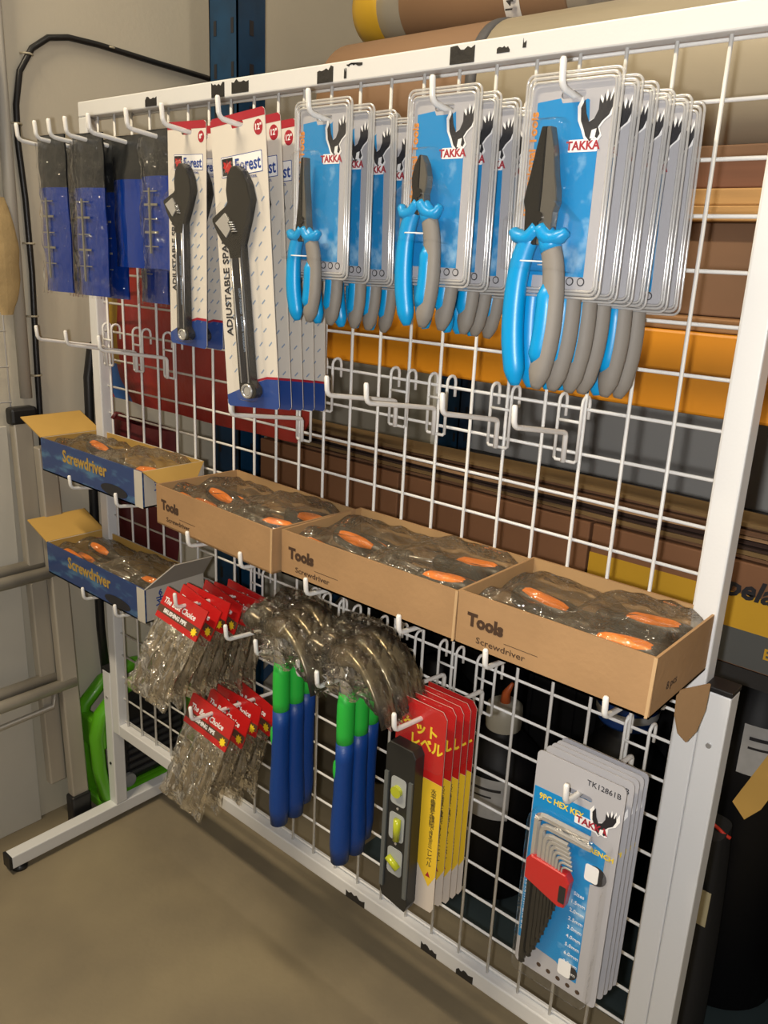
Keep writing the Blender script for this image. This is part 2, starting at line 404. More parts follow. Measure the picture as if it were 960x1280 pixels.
for x, j, L, lab in ((0.072, 12, 0.130, 'left hook under the upper blue screwdriver box'), (0.215, 12, 0.130, 'right hook under the upper blue screwdriver box'),
                     (0.092, 16, 0.130, 'left hook under the lower blue screwdriver box'), (0.195, 16, 0.130, 'right hook under the lower blue screwdriver box'),
                     (0.445, 12, 0.159, 'left hook under the left brown screwdriver box'), (0.56, 12, 0.159, 'right hook under the left brown screwdriver box'),
                     (0.685, 12, 0.159, 'left hook under the middle brown screwdriver box'), (0.835, 12, 0.159, 'right hook under the middle brown screwdriver box'),
                     (0.952, 12, 0.159, 'left hook under the right brown screwdriver box'), (1.087, 12, 0.159, 'right hook under the right brown screwdriver box'),
                     (0.412, 14, 0.160, 'hook through the upper row of red headed bags'), (0.478, 17, 0.185, 'hook through the lower row of red headed bags'),
                     (0.548, 14, 0.175, 'hook just left of the left hammers, beside the red bags'), (0.61, 14, 0.175, 'left hook carrying the left group of hammers'), (0.690, 14, 0.175, 'right hook carrying the left group of hammers'),
                     (0.727, 14, 0.178, 'left hook carrying the right group of hammers'), (0.796, 14, 0.15, 'right hook carrying the right group of hammers'),
                     (0.857, 14, 0.185, 'hook holding the torpedo level cards'), (1.062, 14, 0.165, 'hook holding the hex key cards')):
    hook(x, j, L, lab, G3)

# ------------------------------------------------------------------ shared card art
EAGLE = [(0, 0), (3, 4), (6, 2), (8, 5), (6, 10), (9, 14), (14, 18), (17, 25), (16, 33), (14, 27), (13, 34), (11, 27), (9, 33), (8, 26), (5, 30), (5, 22), (2, 16), (-2, 14), (-5, 20), (-7, 30), (-10, 24), (-9, 15), (-6, 9), (-4, 4)]
def eagle(parent, cx, cz, s, y):
    n = len(EAGLE); c = (2, 14)
    out = [(cx + (c[0] + (p[0] - c[0]) * 1.25) * s, cz + (c[1] + (p[1] - c[1]) * 1.14) * s) for p in EAGLE]
    inn = [(cx + p[0] * s, cz + p[1] * s) for p in EAGLE]
    b = B().prism(out, y - 0.0002, y, M_WHITEINK).prism(inn, y - 0.0004, y - 0.0002, M_BLACKINK)
    b.prism([(cx + 0 * s, cz + 2 * s), (cx + 4 * s, cz + 2 * s), (cx + 5 * s, cz + 9 * s), (cx + 1 * s, cz + 8 * s)], y - 0.0006, y - 0.0004, M_WHITEINK)
    return b.build('eagle_emblem', parent)
def shell(outline, y0, y1, m, inset=0.004):
    """an open-backed blister dome over an outline"""
    n = len(outline); c = [sum(p[i] for p in outline) / n for i in (0, 1)]
    def sh(p, k):
        d = Vector((c[0] - p[0], c[1] - p[1])); return (p[0] + d.normalized().x * k, p[1] + d.normalized().y * k)
    rings = [(outline, y0), ([sh(p, inset * 0.35) for p in outline], y0 + (y1 - y0) * 0.8), ([sh(p, inset) for p in outline], y1)]
    b = B(); vs = [(p[0], y, p[1]) for r, y in rings for p in r]
    fs = [(k * n + i, k * n + (i + 1) % n, (k + 1) * n + (i + 1) % n, (k + 1) * n + i) for k in range(2) for i in range(n)] + [[2 * n + i for i in range(n)]]
    b.add(vs, fs, m); return b

# ------------------------------------------------------------------ pliers packs
M_JAW2 = mat('polished_jaw_steel', (0.16, 0.15, 0.13), 0.22, 0.5)
def make_pliers(kind):
    W, H, jaw, hand, r, cx = {'slim': (0.074, 0.172, 0.077, 0.098, 0.0098, -0.016), 'cutter': (0.076, 0.172, 0.047, 0.118, 0.0104, -0.014), 'large': (0.080, 0.174, 0.086, 0.140, 0.0116, -0.014)}[kind]
    ztip = {'slim': -0.040, 'cutter': -0.043, 'large': -0.026}[kind]
    t = bpy.data.objects.new({'slim': 'long_nose_pliers_pack', 'cutter': 'diagonal_cutter_pack', 'large': 'combination_pliers_pack'}[kind], None); COL.objects.link(t)
    x0, x1, z1, z0 = -W / 2, W / 2, 0.012, 0.012 - H
    hole = rrect(-0.012, 0.012, -0.0025, 0.0035, 0.0028, 3)
    mobj('backing_card', plate(rrect(x0, x1, z0, z1, 0.004), hole, -0.0004, 0.0004, M_SILVERCARD), t)
    B().prism([(x0 + 0.005, -0.004), (x0 + 0.005, z0 + 0.012), (x1 - 0.012, z0 + 0.012), (x1 - 0.012, -0.03), (x1 - 0.022, -0.026), (x1 - 0.024, -0.005), (0.014, -0.004), (0.010, -0.006), (-0.010, -0.006), (-0.012, -0.002)], -0.0007, -0.0004, M_BLUECARD).build('printed_panel', t, label='blue cloudy printed panel')
    text('Professional Tools', 0.0115, M_ORANGETXT, t, (x0 + 0.0035, -0.0009, -0.055), PI / 2, bold=0.0003, sx=1.02)
    eagle(t, x1 - 0.020, -0.038, 0.00112, -0.0008)
    B().prism(rrect(0.000, x1 - 0.012, -0.046, -0.036, 0.001), -0.0010, -0.0007, M_WHITEINK).build('brand_plate', t)
    text('TAKKA', 0.0098, M_REDINK, t, (x1 * 0.5 - 0.006, -0.0012, -0.0412), 0, bold=0.0003)
    rg = B()
    for k in range(3): rg.prism(ell(0.004 + 0.011 * k, z0 + 0.008, 0.0038, 0.0038), -0.0007, -0.0004, M_BLACKINK).prism(ell(0.004 + 0.011 * k, z0 + 0.008, 0.0028, 0.0028), -0.0009, -0.0007, M_SILVERCARD)
    rg.build('printed_rings', t)
    # clear outer sheet with moulded rim
    ex = 0.006
    out = rrect(x0 - ex, x1 + ex, z0 - ex, z1 + ex, 0.007, 4)
    mobj('clear_sheet', plate(out, rrect(-0.013, 0.013, -0.003, 0.004, 0.003, 3), -0.0026, -0.0022, M_CLEAR, 'clear_sheet'), t)
    rm = B().tube([(p[0], -0.0022, p[1]) for p in out], 0.0013, M_RIM, 6, closed=True)
    inn = rrect(x0 + 0.001, x1 + 0.001, z0, z1 - 0.001, 0.005, 3)
    rm.tube([(p[0], -0.004, p[1]) for p in inn], 0.0013, M_RIM, 6, closed=True)
    rm.tube([(p[0], -0.0026, p[1]) for p in rrect(x0 - 0.0028, x1 + 0.0028, z0 - 0.0028, z1 + 0.0028, 0.006, 3)], 0.0016, M_RIM, 6, closed=True)
    rm.build('sheet_rim', t, label='milky moulded plastic rim')
    zb = z0 + 0.012; zt = ztip + 0.008
    zh = ztip - jaw
    hw = r * 2.3 + 0.004
    sh = shell([(cx - hw - 0.004, max(zb, zh - 0.035)), (cx + hw + 0.004, max(zb, zh - 0.035)), (cx + hw + 0.006, zh + 0.008), (cx + 0.017, zh + 0.025), (cx + 0.016, zt - 0.005), (cx + 0.01, zt), (cx - 0.012, zt), (cx - 0.016, zt - 0.005), (cx - 0.017, zh + 0.025), (cx - hw - 0.006, zh + 0.008)], -0.003, -0.021, M_CLEAR)
    sh.build('blister', t, label='clear blister dome over the jaws')
    # jaws
    yc = -0.012
    J = {'slim': ([(-0.001, 0), (-0.003, -0.02), (-0.006, -0.055), (-0.007, -0.062), (-0.009, -0.078), (-0.005, -0.088), (0.001, -0.088), (0.0005, -0.03), (0.0005, 0)], [(0.0005, 0), (0.0005, -0.03), (0.001, -0.088), (0.006, -0.088), (0.009, -0.078), (0.007, -0.062), (0.006, -0.05), (0.003, -0.02), (0.002, 0)]),
         'cutter': ([(-0.001, 0), (-0.006, -0.008), (-0.0095, -0.020), (-0.009, -0.030), (-0.007, -0.036), (-0.009, -0.054), (0, -0.056), (0, 0)], [(0, 0), (0, -0.056), (0.009, -0.054), (0.007, -0.036), (0.009, -0.030), (0.0095, -0.020), (0.006, -0.008), (0.001, 0)]),
         'large': ([(-0.004, 0), (-0.008, -0.018), (-0.0125, -0.040), (-0.0155, -0.052), (-0.0165, -0.062), (-0.014, -0.070), (-0.0125, -0.098), (0.000, -0.098), (0.0005, -0.05), (0.0005, 0)], [(0.0005, 0), (0.0005, -0.05), (0.000, -0.098), (0.0125, -0.098), (0.014, -0.070), (0.0165, -0.062), (0.0155, -0.052), (0.0125, -0.040), (0.009, -0.018), (0.004, 0)])}[kind]
    for k, ol in enumerate(J):
        b = B().prism([(cx + p[0], ztip + p[1]) for p in ol], yc - 0.0055 + 0.001 * k, yc + 0.005, M_DARKSTEEL if k == 0 else M_JAW2, bev=0.0012)
        b.build('jaw', t)
    B().cyl((cx, yc - 0.0068, zh + 0.012), (cx, yc + 0.006, zh + 0.012), 0.0045, M_DARKSTEEL, 16).build('pivot', t)
    def path(s, dx=0.0):
        q = [(0.004, 0.004), (0.0075, -0.006), (0.0125, -0.022), (0.0155, -0.045), (0.016, -0.075), (0.0145, -0.10), (0.011, -0.125), (0.009, -0.140)]
        k = r / 0.0108
        return [(cx + s * (p[0] * (1.12 * k + 0.05)) + dx, yc, zh + p[1] * hand / 0.140) for p in q]
    rad = [0.005, 0.0085, 0.0095, 0.0098, 0.0104, 0.0106, 0.0100, 0.0045]
    def fine(p, rr, n=3):
        P = [Vector(a) for a in p]; out = []; ro = []
        for i in range(len(P) - 1):
            a = P[max(i - 1, 0)]; b = P[i]; c = P[i + 1]; d = P[min(i + 2, len(P) - 1)]
            for j in range(n):
                u = j / n
                out.append(0.5 * ((2 * b) + (c - a) * u + (2 * a - 5 * b + 4 * c - d) * u * u + (3 * b - a - 3 * c + d) * u ** 3)); ro.append(rr[i] * (1 - u) + rr[i + 1] * u)
        out.append(P[-1]); ro.append(rr[-1]); return out, ro
    rad = [q * r / 0.0108 for q in rad]
    for s, m, lb in ((-1, M_BLUEG, 'bright blue handle grip'), (1, M_GREYG, 'grey handle grip with blue inlay')):
        p, rr = fine(path(s), rad); rr[-1] = rr[-2] * 0.65; rr[-2] *= 0.93
        h = B().tube(p, rr, m, 14, flat=0.80, flatdir=(0, 1, 0)).build('handle', t, label=lb)
        B().tube(fine([(cx + s * 0.001, yc - 0.0005, zh + 0.003), (cx + s * 0.010 * r / 0.0108, yc - 0.001, zh - 0.006), (cx + s * 0.021 * r / 0.0108, yc - 0.001, zh - 0.004 - 0.003 * (kind == 'cutter')), (cx + s * 0.026 * r / 0.0108, yc, zh + 0.001)], [0.006, 0.0072, 0.0055, 0.0025])[0], [0.0068 * r / .0108] * 4 + [0.0062 * r / .0108] * 3 + [0.0048 * r / .0108] * 2 + [0.0030 * r / .0108], M_BLUEG, 10, flat=1.2, flatdir=(0, 1, 0)).build('finger_guard', h, label='flared blue finger guard')
        if s == 1:
            p2, r2 = fine(path(1), rad); k0, k1 = 9, len(p2) - 4
            B().tube([q + Vector((-0.0045 * r / 0.0108, -0.0034 * r / 0.0108, 0)) for q in p2[k0:k1]], [a * (0.35 if i == 0 or i == k1 - k0 - 1 else 0.80) for i, a in enumerate(r2[k0:k1])], M_BLUEG, 12, flat=0.80, flatdir=(0, 1, 0)).build('inlay', h, label='bright blue inlay')
            p3, r3 = fine(path(1), rad)
            B().tube([q for q in p3[0:6]], [a * 1.05 for a in r3[0:6]], M_BLUEG, 14, flat=0.80, flatdir=(0, 1, 0)).build('collar', h, label='bright blue collar')
    B().tube([(cx - 0.011 + 0.022 * math.cos(a) * 0.6 + 0.008, yc + 0.0115 * math.sin(a), zh - 0.026) for a in [2 * PI * k / 16 for k in range(16)]], 0.0007, M_WHITEINK, 5, closed=True).build('tie', t, label='thin white tie')
    return t
def packs(kind, x, j, L, n, y0, dy, dx, noun, group, cat):
    proto = make_pliers(kind)
    for i in range(n):
        o = proto if i == 0 else copy_tree(proto)
        y = y0 + dy * i
        rnd = random.Random(i * 5 + n)
        o.location = (x + dx * i + (rnd.random() - 0.5) * 0.004 * (i > 0), y, arm_z(j, L, y) - 0.0028)
        o.rotation_euler = (0, math.radians((rnd.random() - 0.5) * 3) * (i > 0), math.radians((rnd.random() - 0.5) * 6) * (i > 0))
        lab = f'{noun}, {"frontmost on its hook" if i == 0 else ORD[i] + " from the front on its hook" if i < n - 1 else "rearmost on its hook, nearest the grid"}'
        tag(o, lab, cat, group)
packs('slim', 0.671, 1, 0.155, 5, -0.133, 0.0262, 0.007, 'slim long-nose pliers blister pack', 'long-nose pliers packs', 'pliers')
packs('cutter', 0.829, 1, 0.145, 5, -0.126, 0.0245, 0.005, 'short diagonal cutters blister pack', 'diagonal cutter packs', 'pliers')
packs('large', 0.971, 1, 0.150, 6, -0.130, 0.0210, 0.0062, 'large blue and grey pliers blister pack', 'large pliers packs', 'pliers')

# ------------------------------------------------------------------ adjustable spanner cards
def make_spanner(size):
    t = bpy.data.objects.new('adjustable_spanner_card', None); COL.objects.link(t)
    W, H, k = (0.098, 0.340, 1.0) if size == '12"' else (0.079, 0.276, 0.81)
    x0, x1, z1 = -W / 2, W / 2, 0.012; z0 = z1 - H
    mobj('backing_card', plate(rrect(x0, x1, z0, z1, 0.005), rrect(-0.011, 0.011, -0.0035, 0.0035, 0.003, 3), -0.0004, 0.0004, M_CREAMCARD), t)
    B().prism([(x0, z1 - 0.009), (x1, z1 - 0.009), (x1, z1 - 0.003), (x1 - 0.004, z1), (x0 + 0.004, z1), (x0, z1 - 0.003)], -0.0006, -0.0004, M_REDINK).build('top_band', t, label='dark red printed top band')
    B().prism([(x0, z0 + 0.003), (x0 + 0.004, z0), (x1 - 0.004, z0), (x1, z0 + 0.003), (x1, z0 + 0.036), (x1 - 0.02, z0 + 0.036), (x1 - 0.05, z0 + 0.029), (x0, z0 + 0.014)], -0.0006, -0.0004, M_NAVY).build('bottom_band', t, label='navy printed foot of the card')
    B().prism([(x0 + 0.04 * k, z0 + 0.0285 * 1), (x1 - 0.02, z0 + 0.036), (x1, z0 + 0.036), (x1, z0 + 0.039), (x1 - 0.02, z0 + 0.039), (x0 + 0.04 * k, z0 + 0.031)], -0.0007, -0.0004, M_REDINK).build('red_stripe', t)
    # logo
    lx, lz = 0.004 * k, -0.044 * k
    lg = B().prism(rrect(lx - 0.037 * k, lx + 0.037 * k, lz - 0.0115 * k, lz + 0.0115 * k, 0.001), -0.0006, -0.0004, M_BLUEINK).prism(rrect(lx - 0.0362 * k, lx + 0.0362 * k, lz - 0.0107 * k, lz + 0.0107 * k, 0.001), -0.0008, -0.0006, M_WHITEINK)
    lg.prism(rrect(lx - 0.035 * k, lx - 0.015 * k, lz - 0.0095 * k, lz + 0.0095 * k, 0.0005), -0.0010, -0.0008, M_BLACKINK)
    lf = [(0, -9), (1, -5), (5, -6), (4, -3), (8, 0), (6, 2), (7, 6), (3, 5), (1, 2), (0, 8), (-1, 2), (-3, 5), (-7, 6), (-6, 2), (-8, 0), (-4, -3), (-5, -6), (-1, -5)]
    lg.prism([(lx - 0.025 * k + p[0] * 0.001 * k, lz + p[1] * 0.001 * k) for p in lf], -0.0012, -0.0010, M_REDCARD)
    lg.build('logo_plate', t, label='boxed logo with a red leaf shape')
    text('Forest', 0.0205 * k, M_BLUEINK, t, (lx + 0.0115 * k, -0.0011, lz - 0.001), 0, bold=0.0003, sx=0.86)
    text('PROFESSIONAL TOOL', 0.0042 * k, M_BLUEINK, t, (lx + 0.006 * k, -0.0008, lz - 0.015 * k))
    B().prism(ell(x1 - 0.012 * k, -0.008 * k, 0.0075 * k, 0.0085 * k), -0.0007, -0.0004, M_REDINK).build('size_dot', t)
    text(size, 0.009 * k, M_WHITEINK, t, (x1 - 0.012 * k, -0.0009, -0.008 * k), 0, bold=0.0002)
    text('ADJUSTABLE SPANNER', 0.0155 * k, M_BLACKINK, t, (x0 + 0.014 * k, -0.0008, -0.166 * k), PI / 2, bold=0.0003, sx=0.93)
    tk = B(); rnd = random.Random(2)
    for i in range(5):
        for j in range(14):
            px = x0 + 0.008 + (W - 0.02) * (i + 0.5 * (j % 2)) / 4.6; pz = -0.07 * k - j * 0.0165 * k
            if px < x1 - 0.006: tk.prism([(px, pz), (px + 0.001, pz - 0.0014), (px + 0.0065, pz + 0.0032), (px + 0.0055, pz + 0.0046)], -0.0006, -0.0004, M_GREYINK)
    tk.build('printed_ticks', t)
    # the spanner itself: outline read off its silhouette
    S = [(300, 300), (318, 300), (340, 322), (362, 370), (375, 430), (362, 500), (340, 590), (344, 640), (384, 1120), (405, 1150), (407, 1172), (396, 1190), (372, 1196), (350, 1186), (340, 1166), (338, 1140), (297, 640), (290, 600), (262, 570), (240, 530), (222, 488), (222, 478), (276, 440), (286, 425), (280, 380), (284, 330)]
    def q(p): return ((p[0] - 327 - 0.0676 * (p[1] - 145)) * 0.000455 * k + 0.0165 * k, -(p[1] - 145) * 0.000301 * k)
    o = [q(p) for p in S]; o = o[::-1]
    sp = B().prism(o[::-1][::-1], -0.013, -0.002, M_DARKSTEEL, bev=0.0014).build('spanner', t, label='dark steel adjustable spanner')
    up = [q(p) for p in ((310, 640), (333, 640), (372, 1128), (353, 1128))]
    B().prism(up[::-1], -0.0136, -0.0128, M_BLACKINK).build('handle_recess', sp)
    for a_, b_ in (((304, 640), (348, 1130)), ((338, 640), (378, 1130))):
        A = q(a_); C_ = q(b_)
        B().tube([(A[0], -0.0132, A[1]), (C_[0], -0.0132, C_[1])], 0.0012 * k, M_CHROME, 6).build('handle_edge', sp, label='bright polished handle edge')
    c = q((371, 1163))
    B().tube([(c[0] + 0.0085 * k * math.cos(a), -0.0135, c[1] + 0.0075 * k * math.sin(a)) for a in [2 * PI * i / 20 for i in range(20)]], 0.0019 * k, M_CHROME, 8, closed=True).cyl((c[0], -0.0138, c[1]), (c[0], -0.0128, c[1]), 0.0055 * k, M_CHROME, 18).build('end_ring', sp, label='bright end ring')
    j = [q(p) for p in ((240, 500), (278, 468), (308, 520), (285, 560))]
    B().prism(j[::-1], -0.0145, -0.0128, M_CHROME).build('movable_jaw', sp, label='bright face of the movable jaw')
    wv = B(); c0 = q((298, 500)); c1 = q((318, 545))
    wv.tube([(c0[0], -0.0115, c0[1]), (c1[0], -0.0115, c1[1])], 0.0045 * k, M_DARKSTEEL, 12)
    for i in range(5):
        u = (i + 0.5) / 5; wv.tube([(c0[0] * (1 - u) + c1[0] * u + 0.0047 * k * math.cos(a), -0.0115 + 0.0047 * k * math.sin(a), c0[1] * (1 - u) + c1[1] * u) for a in [2 * PI * z / 10 for z in range(10)]], 0.0007 * k, M_CHROME, 5, closed=True)
    wv.build('worm_screw', sp)
    text('DROP FORGED  CHROME VANADIUM', 0.0055 * k, M_GREYINK, sp, (q((350, 880))[0], -0.0139, q((350, 880))[1]), -PI / 2 + 0.045, sx=0.8)
    bl = [q(p) for p in ((300, 280), (360, 305), (392, 400), (392, 500), (368, 620), (415, 1130), (420, 1180), (390, 1210), (345, 1205), (326, 1160), (278, 620), (215, 500), (215, 470), (262, 420), (268, 330))]
    shell(bl[::-1], -0.001, -0.017, M_CLEAR, 0.003).build('blister', t, label='clear blister moulded around the spanner')
    return t
def spanners(size, x, n, y0, dy, tilt, dt, noun, group):
    proto = make_spanner(size)
    for i in range(n):
        o = proto if i == 0 else copy_tree(proto)
        y = y0 + dy * i
        o.location = (x + 0.001 * i, y, arm_z(1, 0.175, y) - 0.0034)
        o.rotation_euler = (0, -math.radians(tilt + dt * i), 0)
        tag(o, f'{noun}, {"frontmost on its hook" if i == 0 else ORD[i] + " from the front on its hook"}', 'spanner', group)
spanners('12"', 0.545, 5, -0.150, 0.0225, 5.0, -0.7, 'larger adjustable spanner on a cream card', 'larger adjustable spanner cards')
spanners('8"', 0.437, 3, -0.142, 0.024, -1.2, 0.5, 'smaller adjustable spanner on a cream card', 'smaller adjustable spanner cards')

# ------------------------------------------------------------------ blue sleeves
M_SLDARK = mat('charcoal_sleeve_top', (0.016, 0.018, 0.020), 0.35, coat=0.4, bump=0.3, bscale=25)
M_SLBLUE = mat('deep_blue_sleeve', (0.002, 0.030, 0.24), 0.2, coat=0.8, bump=0.9, bscale=22, stretch=(1, 1, 0.35))
M_SLFILM = clear('sleeve_film', base=0.035, edge=0.8, milky=0.002, rough=0.06, bump=1.0, bscale=45)
M_SLINK = mat('pale_grey_sleeve_print', (0.20, 0.19, 0.15), 0.5)
def make_sleeve(H, printed, seed):
    t = bpy.data.objects.new('blue_tool_sleeve', None); COL.objects.link(t)
    W = 0.074; z1 = 0.010; z0 = z1 - H; zs = z1 - 0.062 * (H / 0.19)
    rnd = random.Random(seed)
    def surf(u, v, za, zb, off=0.0):
        x = -W / 2 + W * u; z = za + (zb - za) * v
        bulge = math.sin(PI * u) * 0.008 * min(1, (z1 - z) / 0.05)
        n = noise.noise(Vector((x * 40, z * 25, seed))) * 0.0016
        return (x * (1 - 0.03 * math.sin(v * 9)), -bulge - off + n, z)
    b = B()
    for za, zb, m in ((zs, z1, M_SLDARK), (z0, zs, M_SLBLUE)):
        b.grid(lambda u, v: surf(u, v, za, zb), 10, 14, m); b.grid(lambda u, v: (surf(u, v, za, zb)[0], 0.0022, surf(u, v, za, zb)[2]), 2, 14, m)
    for z in (z0, z1): b.add([(-W / 2, -0.001, z), (W / 2, -0.001, z), (W / 2, 0.0022, z), (-W / 2, 0.0022, z)], [(0, 1, 2, 3)], M_SLBLUE)
    b.build('sleeve', t)
    if printed:
        pr = B()
        pr.box(-0.006, -0.003, -0.0125, -0.0105, z0 + 0.02, zs - 0.015, M_SLINK)
        for i in range(5):
            zz = zs - 0.02 - i * 0.02 * H / 0.2
            pr.box(-0.018, 0.012, -0.0112, -0.0098, zz, zz + 0.0015 + 0.0015 * (i % 2), M_SLINK)
        pr.build('printed_scale', t, label='pale printed scale lines')
        def f(u, v):
            x = -W / 2 - 0.002 + (W + 0.004) * u; z = z0 - 0.004 + (H - 0.006) * v
            return (x, -0.0135 - 0.007 * noise.noise(Vector((x * 80, z * 40, seed + 3))) + 0.012 * abs(u - 0.5) * 2 * abs(u - .5) * 2, z)
        B().grid(f, 14, 24, M_SLFILM).build('clear_wrap', t, label='wrinkled clear wrap')
    return t
SP = [make_sleeve(0.222, True, 3), make_sleeve(0.176, False, 8), make_sleeve(0.176, True, 12)]
used = set()
for x, y, k, rz, lab in ((0.125, -0.155, 0, 2, 'leftmost and front blue tool sleeve, long, in wrinkled clear wrap'),
                     (0.127, -0.115, 0, -3, 'long blue sleeve right behind the leftmost one on the same hook'),
                     (0.165, -0.128, 0, -4, 'long dark blue sleeve squeezed between the first two wrapped sleeves'),
                     (0.210, -0.146, 0, 3, 'shiny long blue sleeve with curved gleam, on the fourth hook'),
                     (0.212, -0.112, 0, -3, 'long blue sleeve behind the shiny one on the fourth hook'),
                     (0.268, -0.120, 1, 0, 'plain glossy blue sleeve without print, short, in the middle'),
                     (0.272, -0.085, 0, -3, 'long blue sleeve hanging lower behind the plain glossy one'),
                     (0.275, -0.045, 0, 2, 'long dark sleeve showing its foot below, nearest the grid'),
                     (0.358, -0.132, 2, 0, 'rightmost front short blue sleeve, beside the smaller spanner card'),
                     (0.358, -0.108, 1, 3, 'short blue sleeve second from the front on the sixth hook'),
                     (0.360, -0.082, 2, -3, 'short blue sleeve third from the front on the sixth hook'),
                     (0.355, -0.052, 1, 0, 'short blue sleeve rearmost on the sixth hook')):
    if k in used: o = copy_tree(SP[k])
    else: o = SP[k]; used.add(k)
    o.location = (x, y, arm_z(1, 0.175, y) - 0.004); o.rotation_euler = (0, 0, math.radians(rz))
    tag(o, lab, 'tool sleeve', 'blue tool sleeves in the top left corner')

# ------------------------------------------------------------------ hex key cards
def make_hex():
    t = bpy.data.objects.new('hex_key_set_card', None); COL.objects.link(t)
    W, H = 0.099, 0.272; x0, x1, z1 = -W / 2, W / 2, 0.030; z0 = z1 - H
    mobj('backing_card', plate(rrect(x0, x1, z0, z1, 0.006), rrect(-0.016, 0.016, -0.003, 0.003, 0.0028, 3), -0.0006, 0.0006, M_SILVERCARD), t)
    B().prism([(x0 + 0.001, -0.013), (x0 + 0.001, z0 + 0.034), (0.000, z0 + 0.030), (0.014, z0 + 0.018), (x1 - 0.024, z0 + 0.018), (x1 - 0.024, -0.095), (x1 - 0.012, -0.09), (x1 - 0.012, -0.05), (x1 - 0.03, -0.045), (x1 - 0.03, -0.0115)], -0.0009, -0.0006, M_BLUECARD).build('printed_panel', t, label='blue cloudy printed panel')
    eagle(t, x1 - 0.022, -0.034, 0.00095, -0.0010)
    text('TK12861B', 0.0085, M_BLACKINK, t, (x1 - 0.023, -0.0008, 0.018))
    text('9PC HEX KEY', 0.0095, M_YELTXT, t, (x0 + 0.033, -0.0012, -0.022), 0, bold=0.0002, sx=0.9)
    B().prism(rrect(0.000, x1 - 0.013, -0.033, -0.022, 0.001), -0.0012, -0.0009, M_WHITEINK).build('brand_plate', t)
    text('TAKKA', 0.0105, M_REDINK, t, (0.019, -0.0014, -0.0275), 0, bold=0.0003)
    text('WRENCH', 0.008, M_YELTXT, t, (x1 - 0.020, -0.0012, -0.055), 0, bold=0.0002)
    for i, s in enumerate(('Sizes', '1.5mm', '2.0mm', '2.5mm', '3.0mm', '4.0mm', '5.0mm', '6.0mm', '8.0mm', '10mm')):
        text(s, 0.0062, M_WHITEINK, t, (0.016, -0.0011, -0.115 - i * 0.0112))
    text('CHROME VANADIUM', 0.007, M_WHITEINK, t, (x0 + 0.006, -0.0011, -0.165), PI / 2)
    text('BALL POINT', 0.007, M_WHITEINK, t, (x0 + 0.0125, -0.0011, -0.168), PI / 2)
    b = B()
    for k in range(5): b.prism(ell(x0 + 0.03 + k * 0.012, z0 + 0.012 - 0.001 * k, 0.0028, 0.0028, 8), -0.0009, -0.0006, M_BROWNINK)
    for cx_, cz_, r_ in ((0.0275, -0.082, 0.012), (0.012, z0 + 0.028, 0.011)):
        b.prism(ell(cx_ + 0.003, cz_, r_, r_ * 0.95, 16), -0.0011, -0.0009, M_BLACKINK).prism(rrect(cx_ - 0.009, cx_ + 0.006, cz_ - 0.010, cz_ + 0.010, 0.003), -0.0013, -0.0011, M_WHITEINK)
    b.build('printed_marks', t)
    n = 9
    for i in range(n):
        u = i / (n - 1)
        rr = 0.0042 * (1 - u) + 0.0011 * u
        x = -0.038 + 0.036 * u ** 0.75
        rb = 0.004 + rr
        zt = -0.040 - 0.004 * i - 0.010 * min(1, i * 0.5)
        zbtm = -0.232 + 0.013 * i
        ln = 0.052 - 0.0045 * i
        if i > 1: ln *= 0.42
        y = -0.0065 - 0.0006 * i
        arc = [(x + rb - rb * math.cos(a), y, zt - rb + rb * math.sin(a)) for a in [PI / 2 * k / 4 for k in range(5)]]
        kx = B().tube([(x, y, -0.115), *arc, (x + rb + ln, y, zt)], rr, M_CHROME, 6, smooth=False).build('hex_key', t, label='hex key with bright short arm and black long arm')
        B().tube([(x, y, -0.095), (x, y, zbtm + 0.006), (x, y, zbtm + 0.004), (x, y, zbtm)], [rr * 1.08] * 2 + [rr * 0.7, rr], M_DARKSTEEL, 6, smooth=False).build('long_arm', kx, label='black long arm')
    hd = B().prism([(-0.043, -0.095), (-0.043, -0.118), (0.000, -0.132), (0.006, -0.130), (0.009, -0.098), (0.004, -0.090), (-0.038, -0.088)], -0.014, -0.003, M_REDCARD, bev=0.0015).build('key_holder', t, bevel=0.0005, label='red plastic key holder')
    B().prism(rrect(-0.001, 0.0065, -0.124, -0.104, 0.001), -0.0147, -0.0139, M_BLACK).build('holder_slot', hd)
    shell(rrect(-0.046, 0.044, -0.24, -0.034, 0.008), -0.0008, -0.018, M_CLEAR).build('blister', t, label='clear blister over the keys')
    return t
proto = make_hex()
for i in range(5):
    o = proto if i == 0 else copy_tree(proto)
    y = -0.132 + 0.0100 * i
    if i == 0: y = -0.139
    o.location = (1.062 + 0.0005 * i, y, arm_z(14, 0.165, y) - 0.003)
    if i:
        for ch in list(o.children):
            if ch.name.startswith('blister') or ch.name.startswith('key_holder') or ch.name.startswith('hex_key'): ch.scale = (1, 0.40, 1)
    tag(o, f'grey and blue hex key set card, {"frontmost, showing its red key holder" if i == 0 else ORD[i] + " from the front on its hook"}', 'hex key set', 'hex key set cards')

